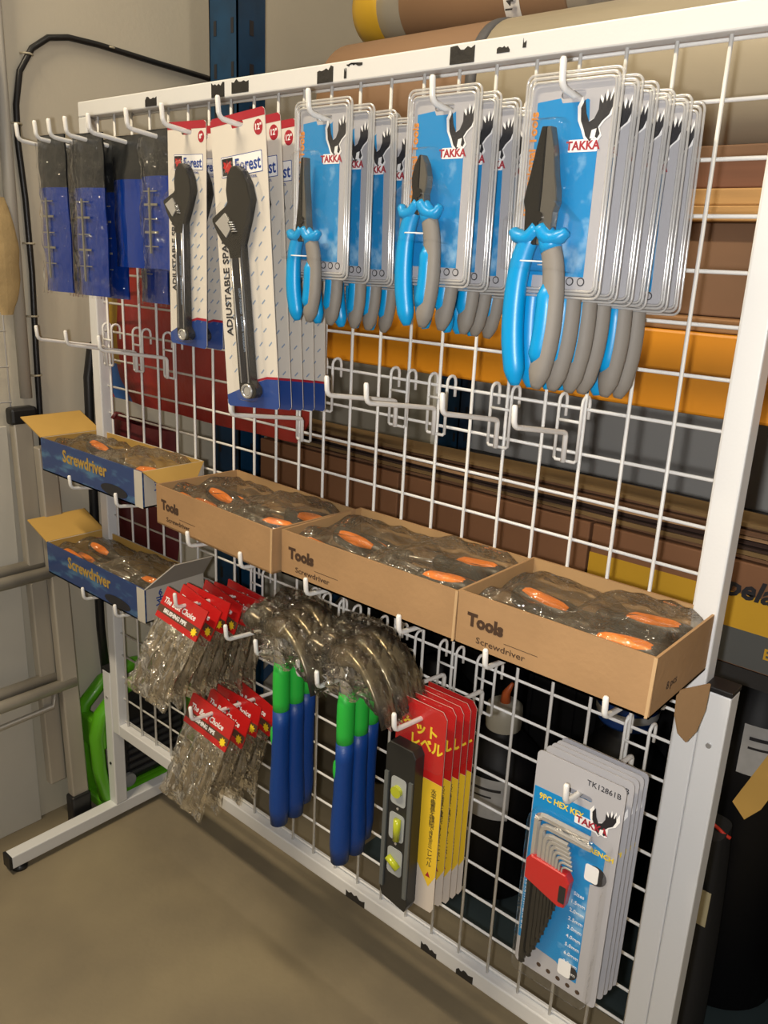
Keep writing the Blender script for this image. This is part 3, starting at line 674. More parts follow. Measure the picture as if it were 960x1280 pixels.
# ------------------------------------------------------------------ torpedo level cards
M_LEVEL = mat('black_level_body', (0.016, 0.017, 0.017), 0.4)
M_LEVEL2 = mat('dark_grey_level_rail', (0.10, 0.11, 0.11), 0.4)
M_VIAL = mat('vial_green', (0.42, 0.46, 0.02), 0.15, coat=0.8)
M_WINDOW = mat('level_window_grey', (0.36, 0.38, 0.38), 0.4)
def make_level():
    t = bpy.data.objects.new('torpedo_level_card', None); COL.objects.link(t)
    W, H = 0.074, 0.282; x0, x1, z1 = -W / 2, W / 2, 0.022; z0 = z1 - H
    out = [(x0, z0), (x1 - 0.004, z0 + 0.004), (x1, z0 + 0.012), (x1, z1 - 0.008), (x1 - 0.006, z1), (x0 + 0.001, z1)]
    mobj('backing_card', plate(out, ell(0, 0, 0.0045, 0.0045), -0.0004, 0.0004, M_PINKCARD), t)
    B().prism([(x0, -0.073), (x1, -0.073), (x1, z1 - 0.008), (x1 - 0.006, z1), (x0 + 0.001, z1)][::1], -0.0007, -0.0004, M_REDCARD).build('red_header', t)
    B().prism([(x0, -0.155), (0.006, -0.190), (x1 - 0.010, -0.220), (x1, -0.200), (x1, -0.0735), (x0, -0.0735)], -0.0007, -0.0004, M_YELCARD).build('yellow_panel', t)
    text('ポケット', 0.0175, M_YELTXT, t, (-0.008, -0.0010, -0.012), 0, bold=0.0006)
    text('レベル', 0.0185, M_YELTXT, t, (0.010, -0.0010, -0.030), 0, bold=0.0006, sx=0.9)
    s = '水平垂直を確認できるミニレベル'
    for k, chx in enumerate(s): text(chx, 0.0085, M_BLACKINK, t, (x1 - 0.011, -0.0009, -0.086 - k * 0.0073), 0 if chx != 'ー' else PI / 2)
    B().prism([(x1 - 0.015, -0.206), (x1 - 0.008, -0.206), (x1 - 0.0115, -0.199)], -0.0010, -0.0007, M_REDINK).build('red_arrow', t)
    lx = -0.013
    lv = B().prism([(lx - 0.018, z0 + 0.004), (lx + 0.018, z0 - 0.002), (lx + 0.022, z0 + 0.008), (lx + 0.022, -0.042), (lx + 0.017, -0.034), (lx - 0.017, -0.034), (lx - 0.022, -0.040), (lx - 0.022, z0 + 0.014)], -0.018, -0.001, M_LEVEL, bev=0.001).build('level_body', t, label='black torpedo level')
    for s_ in (-1, 1):
        B().box(lx + s_ * 0.0185 - 0.0028, lx + s_ * 0.0185 + 0.0028, -0.0205, -0.0178, z0 + 0.020, -0.075, M_LEVEL2).build('rail', lv, label='dark grey raised rail')
    for k, zc in enumerate((-0.095, -0.145, -0.195)):
        w = B().prism(rrect(lx - 0.0115, lx + 0.0115, zc - 0.020, zc + 0.018, 0.005), -0.0188, -0.0178, M_WINDOW).build('window', lv, label='grey framed vial window')
        if k == 0: v = B().cyl((lx - 0.001, -0.0235, zc), (lx - 0.001, -0.0185, zc), 0.0075, M_VIAL, 18)
        elif k == 1: v = B().tube([(lx + 0.003, -0.0215, zc - 0.016), (lx + 0.003, -0.0215, zc + 0.013)], 0.0048, M_VIAL, 12)
        else: v = B().tube([(lx - 0.009, -0.0215, zc + 0.004), (lx + 0.008, -0.0215, zc - 0.006)], 0.0046, M_VIAL, 12)
        v.build('vial', w, label='yellow-green vial')
    for zc in (-0.12, -0.17): B().cyl((lx, -0.0188, zc), (lx, -0.0179, zc), 0.0018, M_CHROME, 8).build('screw', lv)
    shell([(lx - 0.024, z0 + 0.001), (x1 - 0.012, z0 - 0.004), (x1 - 0.001, z0 + 0.012), (x1 - 0.001, -0.05), (x1 - 0.004, z1 - 0.006), (lx - 0.024, z1 - 0.006)], -0.001, -0.0225, M_CLEAR, 0.001).build('clear_bag', t) if False else None
    out2 = rrect(x0 + 0.006, x1 + 0.001, -0.060, z1 - 0.001, 0.010)
    shell(out2, -0.0008, -0.004, M_CLEAR, 0.001).build('blister', t, label='clear plastic over the card head')
    return t
proto = make_level()
for i in range(5):
    o = proto if i == 0 else copy_tree(proto)
    y = (-0.137, -0.121, -0.108, -0.095, -0.082)[i]
    o.location = (0.857 + 0.003 * (i > 1), y, arm_z(14, 0.185, y) - 0.0045)
    if i:
        for ch in o.children:
            if ch.name.startswith('level_body'): ch.scale = (1, 0.55, 1)
    o.rotation_euler = (0, 0, math.radians((0, 2, -1, 1, 0)[i]))
    tag(o, f'black torpedo level on red and yellow card, {"frontmost, fully in view" if i == 0 else ORD[i] + " from the front on its hook"}', 'spirit level', 'torpedo level cards')

# ------------------------------------------------------------------ hammers
M_HEAD = mat('tan_reflection_steel', (0.22, 0.18, 0.11), 0.25, 0.5, bump=0.25, bscale=30, col2=(0.05, 0.045, 0.04), vscale=25)  # tan in the colour imitates brown reflections on the dark steel
def make_hammer(seed=1):
    t = bpy.data.objects.new('claw_hammer', None); COL.objects.link(t)
    hd = B()
    # poll and neck
    hd.lathe([(0.0, 0), (0.0125, 0.0), (0.0135, 0.002), (0.0135, 0.013), (0.0100, 0.018), (0.0095, 0.030)], M_HEAD, ((-0.062, 0, 0), (1, 0, 0)), 18)
    path = [(-0.034, 0, 0), (-0.018, 0, 0.001), (-0.006, 0, 0.003), (0.008, 0, 0.006), (0.022, 0, 0.005), (0.036, 0, 0.000), (0.049, 0, -0.010), (0.060, 0, -0.024), (0.068, 0, -0.040), (0.073, 0, -0.057)]
    zh = [0.0095, 0.0125, 0.0150, 0.0130, 0.0085, 0.0055, 0.0042, 0.0034, 0.0028, 0.0016]
    yh = [0.0095, 0.0115, 0.0120, 0.0125, 0.0145, 0.0165, 0.0180, 0.0190, 0.0195, 0.0190]
    vs = []; n = 12; k = len(path)
    for i, p in enumerate(path):
        tq = Vector(path[min(i + 1, k - 1)]) - Vector(path[max(i - 1, 0)]); tq.normalize(); nn = Vector((-tq.z, 0, tq.x))
        for j in range(n):
            w = 2 * PI * j / n; c, s_ = math.cos(w), math.sin(w)
            c = math.copysign(abs(c) ** 0.7, c); s_ = math.copysign(abs(s_) ** 0.7, s_)
            vs.append(Vector(p) + nn * c * zh[i] + Vector((0, 1, 0)) * s_ * yh[i])
    fs = [(i * n + j, i * n + (j + 1) % n, (i + 1) * n + (j + 1) % n, (i + 1) * n + j) for i in range(k - 1) for j in range(n)] + [list(range(n - 1, -1, -1)), [(k - 1) * n + j for j in range(n)]]
    hd.add(vs, fs, M_HEAD, True)
    h = hd.build('hammer_head', t, label='bright steel curved claw head')
    B().prism([(0.046, -0.052), (0.072, -0.056), (0.074, -0.050), (0.052, -0.018), (0.044, -0.012)], -0.0016, 0.0016, M_BLACKINK).build('claw_slot', h)
    def seg(z0, z1, prof, m, nm, lb):
        B().tube([(prof[i][0], 0, z0 + (z1 - z0) * i / (len(prof) - 1)) for i in range(len(prof))], [q[1] for q in prof], m, 16, flat=1.15, flatdir=(0, 1, 0)).build(nm, t, label=lb)
    seg(-0.008, -0.050, [(0, 0.0085), (0, 0.0085)], M_CHROME, 'neck', 'steel neck')
    seg(-0.040, -0.118, [(0, 0.0082), (0, 0.0104), (0, 0.0106), (0, 0.0104), (0, 0.0102)], M_GREENG, 'upper_grip', 'bright green upper grip')
    seg(-0.112, -0.288, [(0, 0.0104), (0, 0.0107), (-0.001, 0.0108), (-0.001, 0.0110), (-0.002, 0.0116), (-0.002, 0.0126), (-0.002, 0.0128), (-0.002, 0.0110)], M_DBLUEG, 'lower_grip', 'dark blue lower grip')
    g = [c for c in t.children if c.name.startswith('lower_grip')][0]
    for z, rx, rz in ((-0.150, 0.0038, 0.014), (-0.266, 0.0048, 0.0065)):
        B().lathe([(0, -0.0006), (0.7, -0.0004), (1.0, 0.0006)], M_GREENG, ((0, 0, 0), (0, 1, 0)), 16, Matrix.Translation((-0.0055, -0.0112, z)) @ Matrix.Diagonal((rx, 1, rz, 1))).build('grip_dot', g, label='bright green oval on the grip')
    # crinkled film round the head
    def f(u, v):
        a = 2 * PI * u; q = v
        cxx = -0.066 + 0.146 * q; cz = 0.004 - 0.062 * max(0, q - 0.42) ** 1.7 * 2.1
        rz = 0.0185 * (math.sin(PI * min(max(q, 0.04), 0.96)) ** 0.35) * (1 - 0.45 * max(0, q - 0.5)) + 0.003; ry = 0.0215 * (math.sin(PI * min(max(q, 0.04), 0.96)) ** 0.35) + 0.002
        nz = noise.noise(Vector((cxx * 150, math.cos(a) * 4.3, math.sin(a) * 4.3 + seed))) * 0.0075
        return (cxx, math.cos(a) * (ry + nz), cz + math.sin(a) * (rz + nz) - (0.004 if math.sin(a) < 0 else 0))
    w = B().grid(f, 22, 26, M_FILM, smooth=False)
    def f2(u, v):
        a = 2 * PI * u; r_ = 0.014 + 0.012 * math.sin(v * 2.6) + noise.noise(Vector((math.cos(a) * 2.6, v * 6, math.sin(a) * 2.6 + seed))) * 0.009
        return (math.cos(a) * r_ * 1.15 - 0.004, math.sin(a) * r_ * 0.8, -0.004 - 0.040 * v + 0.004 * math.sin(a * 3))
    w.grid(f2, 20, 12, M_FILM, smooth=False)
    w.build('plastic_wrap', t, label='crinkled clear plastic wrap round the head')
    return t
proto = make_hammer()
first = True
for gx, ys, gl in ((0.652, (-0.170, -0.146, -0.121), 'left'), (0.764, (-0.166, -0.142, -0.118), 'right')):
    for i, y in enumerate(ys):
        o = proto if first else copy_tree(proto); first = False
        dx = -0.006 if i == 3 else 0
        o.location = (gx + dx, y, 0.744 + 0.004 * i)
        o.rotation_euler = (0, math.radians((0, -1, 1, 0)[i]), math.radians((0, 2, -3, 3)[i]))
        tag(o, f'blue and green handled claw hammer, {("frontmost" if i == 0 else ORD[i] + " from the front")} in the {gl} group', 'hammer', f'{gl} group of hanging claw hammers')

# ------------------------------------------------------------------ red headed bags
M_BROWNSTRIPE = mat('brown_header_stripe', (0.10, 0.05, 0.03), 0.5)
M_TANROD = mat('tan_contents', (0.20, 0.165, 0.115), 0.6, var=0.4, vscale=30, bump=0.4)
M_BURST = mat('yellow_burst_print', (0.90, 0.66, 0.02), 0.5)
def make_bag():
    t = bpy.data.objects.new('header_card_bag', None); COL.objects.link(t)
    W, HH, HB = 0.100, 0.048, 0.118
    x0, x1 = -W / 2, W / 2; z1 = 0.012; zm = z1 - HH
    mobj('header_card', plate(rrect(x0, x1, zm, z1, 0.001), ell(0, 0, 0.0042, 0.0042, 12), -0.0012, 0.0012, M_REDCARD, 'header_card'), t, 'red header card')
    B().box(x0, x1, -0.0016, -0.0012, zm + 0.009, zm + 0.020, M_BROWNSTRIPE).build('stripe', t, label='dark brown stripe on the header')
    text('The Best Choice', 0.0125, M_WHITEINK, t, (-0.006, -0.0018, z1 - 0.019), 0, bold=0.0003, shear=0.25, sx=0.9)
    text('BRUSHING PIPE', 0.0085, M_WHITEINK, t, (-0.008, -0.0020, zm + 0.0143), 0, bold=0.0003, sx=0.95)
    st = [(x1 - 0.010 + (0.0070 if k % 2 else 0.0042) * math.cos(PI * k / 8), zm + 0.011 + (0.0070 if k % 2 else 0.0042) * math.sin(PI * k / 8)) for k in range(16)]
    B().prism(st, -0.0024, -0.0017, M_BURST).build('yellow_badge', t, label='yellow starburst badge')
    rd = B(); rnd = random.Random(4)
    for k in range(3):
        x = x0 + 0.022 + k * 0.026; zt = zm - 0.018 - rnd.random() * 0.02; zb = zm - HB + 0.010 + rnd.random() * 0.008
        rd.tube([(x, 0.0, zt), (x + rnd.random() * 0.006 - 0.003, 0.001, zb)], 0.0075, M_TANROD, 8, flat=0.5, flatdir=(0, 1, 0))
    rd.build('contents', t, label='tan rods inside the bag')
    def f(s):
        def g(u, v):
            x = x0 + 0.002 + (W - 0.004) * u; z = zm + 0.004 - HB * v
            e = math.sin(PI * min(1, max(0, u))) ** 0.5 * min(1, v * 3) * min(1, (1 - v) * 5 + 0.15)
            nz = noise.noise(Vector((x * 95, z * 45, s * 3.1))) * 0.009
            return (x * (1 + 0.04 * math.sin(v * 7)), s * (0.0105 * e) + nz * min(1, v * 4), z)
        return g
    B().grid(f(-1), 14, 18, M_FILM2, smooth=False).grid(f(1), 14, 18, M_FILM2, smooth=False).build('bag', t, label='crinkled clear bag')
    return t
proto = make_bag(); first = True
for hx, j, L, n, y0, dy, tl, gl in ((0.412, 14, 0.160, 6, -0.146, 0.0225, 26, 'upper'), (0.478, 17, 0.185, 4, -0.150, 0.027, 20, 'lower')):
    for i in range(n):
        o = proto if first else copy_tree(proto); first = False
        y = y0 + dy * i
        o.location = (hx + (0.006, 0.012, 0.0, 0.008, 0.012, 0.016)[i] - 0.006, y, arm_z(j, L, y) - 0.004)
        o.rotation_euler = (-math.radians(tl - (tl - 5) * i / n), math.radians((6, 8, 3, 7, 2, 4)[i]), math.radians((0, -3, 3, -4, 3, 0)[i]))
        tag(o, f'clear bag with red Best Choice header, {"frontmost" if i == 0 else ORD[i] + " from the front"} on the {gl} bag hook', 'bagged tool', f'red headed bags on the {gl} hook')

# ------------------------------------------------------------------ screwdriver boxes
def make_box(name, W, D, H, mo, mi, yaw=0, style='brown'):
    """an open tray box, local origin at the front-left bottom corner"""
    t = bpy.data.objects.new(name, None); COL.objects.link(t)
    th = 0.0025
    b = B().box(0, W, 0, D, 0, th, mo)
    b.build('base', t)
    def wall(nm, x0, x1, y0, y1, inner, m_out):
        c = B().box(x0, x1, y0, y1, 0, H, m_out)
        ix = {'front': (x0, x1, y1, y1 + 0.0003), 'back': (x0, x1, y0 - 0.0003, y0), 'left': (x1, x1 + 0.0003, y0, y1), 'right': (x0 - 0.0003, x0, y0, y1)}[inner]
        c.box(ix[0], ix[1], ix[2], ix[3], th, H - 0.0002, mi)
        return c.build(nm, t)
    f = wall('front_panel', 0, W, 0, th, 'front', mo if style == 'brown' else M_BOXBLUE)
    wall('back_panel', 0, W, D - th, D, 'back', mo)
    wall('side_panel', 0, th, th, D - th, 'left', mo)
    r = wall('side_panel', W - th, W, th, D - th, 'right', mo)
    return t, f, r
LABB = {}
def brown_box(x, z, W, D, H, yaw, label):
    t, f, r = make_box('screwdriver_box', W, D, H, M_CARTON, M_CARTONIN)
    t.location = (x, -0.002 - D, z); t.rotation_euler = (0, 0, math.radians(yaw))
    tag(t, label, 'box', 'brown screwdriver boxes')
    text('Tools', 0.0195, M_BROWNINK, f, (0.036, -0.0004, H * 0.53), 0, bold=0.0010, sx=0.98)
    text('Screwdriver', 0.0098, M_BROWNINK, f, (0.056, -0.0004, H * 0.20), 0, sx=1.25)
    B().box(0.060, 0.100, -0.0003, 0, H * 0.20 + 0.0072, H * 0.20 + 0.0077, M_BROWNINK).build('printed_line', f)
    text('8 pcs', 0.012, M_BROWNINK, r, (W + 0.0004, D * 0.30, H * 0.35), 0, face='right')
    # torn tab hanging under the box
    B().prism([(W - 0.055, 0), (W - 0.050, -0.020), (W - 0.036, -0.032), (W - 0.020, -0.024), (W - 0.014, 0)][::-1], D - 0.006, D - 0.004, M_CARTONIN).build('hanging_tab', t, label='rounded carton tab hanging below')
    B().prism([(W - 0.004, 0.0), (W - 0.001, 0.001), (W + 0.0005, H), (W - 0.003, H)], -0.0006, 0, M_CARTONEDGE).build('corner_crease', t)
    return t
BX = [brown_box(0.352, 0.811, 0.272, 0.146, 0.060, -3.0, 'left of the three brown Tools screwdriver boxes, next to the blue box'),
      brown_box(0.628, 0.811, 0.276, 0.148, 0.059, 0.0, 'middle of the three brown Tools screwdriver boxes'),
      brown_box(0.906, 0.811, 0.219, 0.149, 0.062, 0.0, 'right brown Tools screwdriver box, nearest the right post')]
# outer flap hanging at the right end of the right-hand box
B().prism([(0.0, 0.0), (0.042, 0.0), (0.041, -0.030), (0.034, -0.052), (0.022, -0.062), (0.010, -0.050), (0.002, -0.028)][::-1], -0.001, 0.001, M_CARTON, Matrix.Translation((0.219 - 0.0015, 0.070, 0.002)) @ Matrix.Rotation(math.radians(65), 4, 'Z')).build('hanging_flap', BX[2], label='rounded flap hanging from the right end')

def blue_box(x, z, label, flap):
    W, D, H = 0.318, 0.118, 0.060
    t, f, r = make_box('printed_screwdriver_box', W, D, H, M_WHITEBOARD, M_YELFLAP, style='blue')
    t.location = (x, -0.002 - D, z); tag(t, label, 'box', 'blue printed screwdriver boxes')
    text('Screwdriver', 0.030, mat('dull_gold_print', (0.42, 0.27, 0.05), 0.5), f, (0.145, -0.0004, H * 0.66), 0, bold=0.0008, sx=0.95)
    B().box(W - 0.022, W, -0.0006, -0.0002, 0, H, M_WHITEBOARD).build('white_end_strip', f)
    B().prism(ell(0.235, 0.012, 0.04, 0.010), -0.0006, -0.0002, M_BLACKINK).build('printed_picture', f)
    text('支', 0.019, M_BLUEINK, r, (W + 0.0004, 0.030, H * 0.55), 0, face='right', bold=0.0004)
    text('6', 0.015, M_BLUEINK, r, (W + 0.0004, 0.030, H * 0.80), 0, face='right', bold=0.0004)
    a = math.radians(-28)
    B().box(-0.075, 0, 0, D, -0.001, 0.001, M_YELFLAP, Matrix.Translation((0, 0, H)) @ Matrix.Rotation(math.radians(20), 4, 'Y')).build('open_flap', t, label='ochre end flap folded out to the left')
    if flap == 'down':
        B().prism([(0, 0), (D, 0), (D * 0.62, 0.048), (D * 0.30, 0.040)], -0.001, 0.001, M_YELFLAP, Matrix.Translation((W, 0, H)) @ Matrix.Rotation(PI / 2, 4, 'Z') @ Matrix.Rotation(math.radians(150), 4, 'X')).build('open_flap', t, label='ochre flap folded down at the right end')
    else:
        B().prism([(0, 0), (D, 0), (D * 0.97, 0.050), (D * 0.30, 0.056)], -0.001, 0.001, M_GREYBOARD, Matrix.Translation((W, 0, H)) @ Matrix.Rotation(PI / 2, 4, 'Z') @ Matrix.Rotation(math.radians(38), 4, 'X')).build('open_flap', t, label='grey flap standing open at the right end')
        B().prism([(D, 0.004), (D + 0.05, 0.006), (D + 0.055, 0.034), (D + 0.03, 0.055), (D, 0.060)], -0.001, 0.001, M_GREYBOARD, Matrix.Translation((W, 0, 0)) @ Matrix.Rotation(PI / 2, 4, 'Z') @ Matrix.Rotation(0, 4, 'X')).build('side_tab', t, label='grey side tab') if False else None
    return t
BA = blue_box(-0.045, 0.8085, 'upper blue printed screwdriver box at the left of the stand', 'down')
BB = blue_box(-0.052, 0.6085, 'lower blue printed screwdriver box with a grey flap standing open', 'up')

def make_screwdriver():
    t = bpy.data.objects.new('screwdriver', None); COL.objects.link(t)
    X = ((0, 0, 0), (1, 0, 0))
    h = B().lathe([(0.0, 0.0), (0.007, 0.0005), (0.0112, 0.004), (0.0130, 0.014), (0.0138, 0.035), (0.0132, 0.060), (0.0105, 0.078), (0.0085, 0.088), (0.0110, 0.097), (0.0100, 0.104), (0.0045, 0.108), (0.0, 0.1085)], M_RUBBER, X, 16).build('handle', t, label='black rubber handle')
    vs = []; n = 10
    for zz, k in ((0.0125, 1.0), (0.0152, 0.72)):
        pass
    ins = []
    for i in range(9):
        u = i / 8; x = 0.012 + 0.058 * u; wd = 0.0088 * math.sin(PI * min(max(u, 0.06), 0.94)) ** 0.45
        for j in range(7):
            a = (j / 6 - 0.5) * 2; ang = a * wd / 0.0138
            rr = 0.0150 if abs(a) < 0.99 else 0.0128
            if i in (0, 8): rr = 0.0122
            ins.append((x, math.sin(ang) * rr, math.cos(ang) * rr))
    B().add(ins, [(i * 7 + j, i * 7 + j + 1, (i + 1) * 7 + j + 1, (i + 1) * 7 + j) for i in range(8) for j in range(6)], M_ORANGE, True).build('grip_inlay', h, label='bright orange grip inlay')
    B().tube([(0.106, 0, 0), (0.185, 0, 0), (0.189, 0, 0)], [0.0030, 0.0030, 0.0012], M_CHROME, 10).build('blade', t, label='bright steel blade')
    return t
SD = make_screwdriver(); sdfirst = True
WHERE = {'left brown': BX[0], 'middle brown': BX[1], 'right brown': BX[2], 'upper blue': BA, 'lower blue': BB}
# (box, inset x, depth y, height, points right?, roll, yaw)
for key, (W, D) in {'left brown': (0.272, 0.146), 'middle brown': (0.276, 0.148), 'right brown': (0.219, 0.149), 'upper blue': (0.318, 0.118), 'lower blue': (0.318, 0.118)}.items():
    box = WHERE[key]; rnd = random.Random(key)
    rows = [0.021, 0.053, 0.085, 0.117] if D > 0.13 else [0.020, 0.052, 0.086]
    base = box.location
    for side in (0, 1):
        for i, ry in enumerate(rows):
            z = 0.022 + 0.017 * ((i + side) % 2 == 0)
            xo = 0.008 + rnd.random() * 0.010
            if key == 'right brown' and side == 1: xo = 0.010
            roll = rnd.choice([-0.5, -0.15, -0.9, -0.3]) * (1 if side == 0 else -1) * -1 - (0.35 if side else -0.35) * 0
            yaw = (rnd.random() - 0.5) * 0.10
            loc = Vector((xo if side == 0 else W - xo, ry, z))
            R_ = Matrix.Rotation(box.rotation_euler[2], 4, 'Z')
            p = Vector(base) + R_ @ loc
            o = SD if sdfirst else copy_tree(SD); sdfirst = False
            tilt = 0.10 if z > 0.03 else 0.02
            o.matrix_world = Matrix.Translation(p) @ R_ @ Matrix.Rotation(PI * side + yaw, 4, 'Z') @ Matrix.Rotation(tilt, 4, 'Y') @ Matrix.Rotation(roll, 4, 'X')
            row = ['nearest the front panel', 'second from the front', 'third from the front', 'along the back panel'][i if len(rows) == 4 else (0, 1, 3)[i]]
            tag(o, f'screwdriver in {key} box, handle at {"left" if side == 0 else "right"} end, {row}', 'screwdriver', f'screwdrivers in the {key} box')
    for side in (0, 1):
        def f(u, v, side=side, W=W, D=D, sd=rnd.random() * 9):
            x = 0.006 + (W * 0.56) * u; y = 0.006 + (D - 0.012) * v
            if side: x = W - x; y = D - y
            z = 0.059 - 0.010 * max(0, u - 0.6) * 2 + 0.004 * math.sin(v * PI * 4) * (1 - u) + 0.006 * noise.noise(Vector((x * 45, y * 45, sd))) + 0.004 * side
            e = min(u, 1 - u, v, 1 - v)
            return (x, y, z - 0.018 * max(0, 0.10 - e) / 0.10)
        o = B().grid(f, 26, 18, M_FILM3, smooth=False).build('plastic_bag')
        o.location = base; o.rotation_euler = box.rotation_euler
        tag(o, f'crinkled clear bag over the {"left" if side == 0 else "right"} screwdrivers in the {key} box', 'plastic bag', 'clear bags over the screwdrivers')

# ------------------------------------------------------------------ pallet rack behind
def slots(b, x, y0, zs, xf=None):
    for z in zs: b.box(x - 0.006, x + 0.006, y0 - 0.0006, y0, z, z + 0.022, M_BLACKINK)
def rack():
    t = thing('pallet_rack', 'blue and orange steel pallet rack behind the display stand', 'rack', (0.5, 0.75, 0))
    xf = Matrix.Translation((-0.5, -0.75, 0))
    for y0 in (0.31, 1.12):
        b = B()
        b.box(-0.10, -0.015, y0, y0 + 0.003, 0, 2.6, M_RACKBLUE, xf); b.box(-0.10, -0.097, y0, y0 + 0.07, 0, 2.6, M_RACKBLUE, xf); b.box(-0.018, -0.015, y0, y0 + 0.07, 0, 2.6, M_RACKBLUE, xf)
        s = b
        for k in range(34):
            z = 0.1 + k * 0.075
            for x in (-0.085, -0.033): s.box(x, x + 0.008, y0 - 0.0008, y0, z, z + 0.026, M_BLACKINK, xf)
            s.box(-0.015, -0.0142, y0 + 0.03, y0 + 0.04, z, z + 0.026, M_BLACKINK, xf)
        b.build('upright', t)
    for za, zb in ((0.15, 0.60), (0.60, 0.60)):
        B().tube([(-0.058, 0.35, za), (-0.058, 1.15, zb)], 0.014, M_RACKBLUE, 4, smooth=False, xf=xf).build('brace', t)
    B().box(-0.013, 1.9, 0.300, 0.345, 1.018, 1.128, M_RACKORANGE, xf).build('beam', t, bevel=0.004, label='orange steel shelf beam')
    B().box(-0.013, 1.9, 1.12, 1.165, 1.018, 1.128, M_RACKORANGE, xf).build('beam', t, bevel=0.004, label='orange steel shelf beam')
    dk = mat('dark_shelf_steel', (0.02, 0.02, 0.022), 0.5)
    B().box(-0.013, 1.9, 0.305, 1.165, 0.655, 0.679, dk, xf).build('lower_shelf', t, label='dark lower shelf')
    return t
rack()
M_PLY = mat('plywood_board', (0.33, 0.17, 0.07), 0.7, var=0.35, vscale=5, stretch=(0.6, 1, 14))
M_TANWOOD = mat('tan_plank', (0.55, 0.31, 0.11), 0.7, var=0.3, vscale=9, stretch=(0.4, 1, 6))
M_REDWOOD = mat('red_brown_plank', (0.20, 0.08, 0.04), 0.7, var=0.3, vscale=7, stretch=(0.4, 1, 6))
M_BROWNBOX = mat('dull_brown_carton', (0.20, 0.11, 0.06), 0.8, var=0.15, vscale=8)
def slab(name, x0, x1, y0, y1, z0, z1, m, label, cat, group=None, bev=0.002):
    o = B().box(x0 - (x0 + x1) / 2, x1 - (x0 + x1) / 2, y0 - (y0 + y1) / 2, y1 - (y0 + y1) / 2, 0, z1 - z0, m).build(name, loc=((x0 + x1) / 2, (y0 + y1) / 2, z0), bevel=bev)
    return tag(o, label, cat, group)
slab('plywood_shelf_board', 0.0, 1.88, 0.302, 1.16, 1.129, 1.147, M_PLY, 'plywood board lying on top of the orange beams', 'board')
slab('dark_carton', 0.45, 0.80, 0.36, 0.555, 1.148, 1.268, M_BROWNBOX, 'dull brown carton on the plywood shelf behind the pliers packs', 'carton', 'cartons on the plywood shelf')
slab('dark_carton', 0.86, 1.30, 0.34, 0.75, 1.148, 1.268, M_BROWNBOX, 'dull brown carton on the plywood shelf at the right', 'carton', 'cartons on the plywood shelf')
slab('tan_plank', 0.40, 1.55, 0.315, 0.46, 1.269, 1.288, M_TANWOOD, 'lower of the two tan planks on the cartons', 'plank', 'tan planks on the cartons')
slab('tan_plank', 0.42, 1.60, 0.318, 0.47, 1.2885, 1.309, M_TANWOOD, 'upper of the two tan planks on the cartons', 'plank', 'tan planks on the cartons')
slab('red_brown_plank', 0.45, 1.60, 0.322, 0.52, 1.3095, 1.345, M_REDWOOD, 'thick red brown plank lying on the tan planks', 'plank')
slab('dark_board', 0.45, 1.60, 0.328, 0.56, 1.3455, 1.362, M_BROWNBOX, 'thin dark brown board on top of the red brown plank', 'board')
# long rolls
M_KRAFT = mat('kraft_paper', (0.27, 0.16, 0.09), 0.7, var=0.12, vscale=4)
M_CREAMROLL = mat('cream_vinyl', (0.42, 0.37, 0.28), 0.35, var=0.06)
M_CAPY = mat('yellow_plastic_cap', (0.62, 0.38, 0.03), 0.4, var=0.1)
M_RING = clear('cloudy_film_ring', base=0.1, edge=0.4, milky=0.5, milk=(0.55, 0.52, 0.45))
def roll(name, x0, x1, y, z, r, segs, label):
    t = thing(name, label, 'roll', (x0, y, z))
    for nm, a, b, rr, m, lb in segs:
        B().lathe([(0, a), (rr * 0.96, a), (rr, a + 0.004), (rr, b - 0.004), (rr * 0.96, b), (0, b)], m, ((0, 0, 0), (1, 0, 0)), 40).build(nm, t, label=lb)
    return t
rl = roll('long_paper_roll', 0.165, 1.7, 0.452, 1.4735, 0.110, (('kraft_wrap', 0.0, 0.34, 0.110, M_KRAFT, 'brown paper covered end'), ('strap', 0.335, 0.355, 0.1115, mat('dark_grey_strap', (0.10, 0.10, 0.11), 0.5), 'dark strap'), ('vinyl_sheet', 0.355, 1.45, 0.109, M_CREAMROLL, 'cream sheet')), 'long thick roll lying along the shelf behind the top rail, brown and cream')
t = roll('capped_roll', 0.0, 0.9, 0.64, 1.655, 0.075, (('paper_wrap', 0.16, 0.56, 0.078, M_KRAFT, 'brown paper wrap'), ('film_ring', 0.09, 0.60, 0.0745, M_RING, 'cloudy film over the roll')), 'brown paper roll with a yellow end cap and white label, topmost')
t.location = (0.005, 0.665, 1.705); t.rotation_euler = (0, math.radians(4), math.radians(-6))
c = B().lathe([(0, -0.004), (0.045, -0.002), (0.068, 0.012), (0.077, 0.035), (0.079, 0.085), (0.074, 0.095)], M_CAPY, ((0, 0, 0), (1, 0, 0)), 36).build('end_cap', t, label='yellow plastic end cap')
B().cyl((0.006, -0.035, 0.048), (0.010, -0.036, 0.050), 0.007, M_BLACK, 12).build('cap_hole', c)
lb = B().grid(lambda u, v: (0.43 + 0.035 * u, -0.0788 * math.cos(-0.75 + 0.85 * v - 0.25), 0.0788 * math.sin(-0.75 + 0.85 * v - 0.25)), 2, 8, M_WHITEINK).build('label_patch', t, label='white paper label')
text('1400', 0.022, M_BLACKINK, lb, (0.452, -0.0795, -0.030), PI / 2, bold=0.0004)
slab('dark_carton', 0.05, 0.60, 0.60, 0.95, 1.148, 1.600, M_BROWNBOX, 'tall brown carton hidden behind the long roll, under the capped roll', 'carton', 'cartons on the plywood shelf')
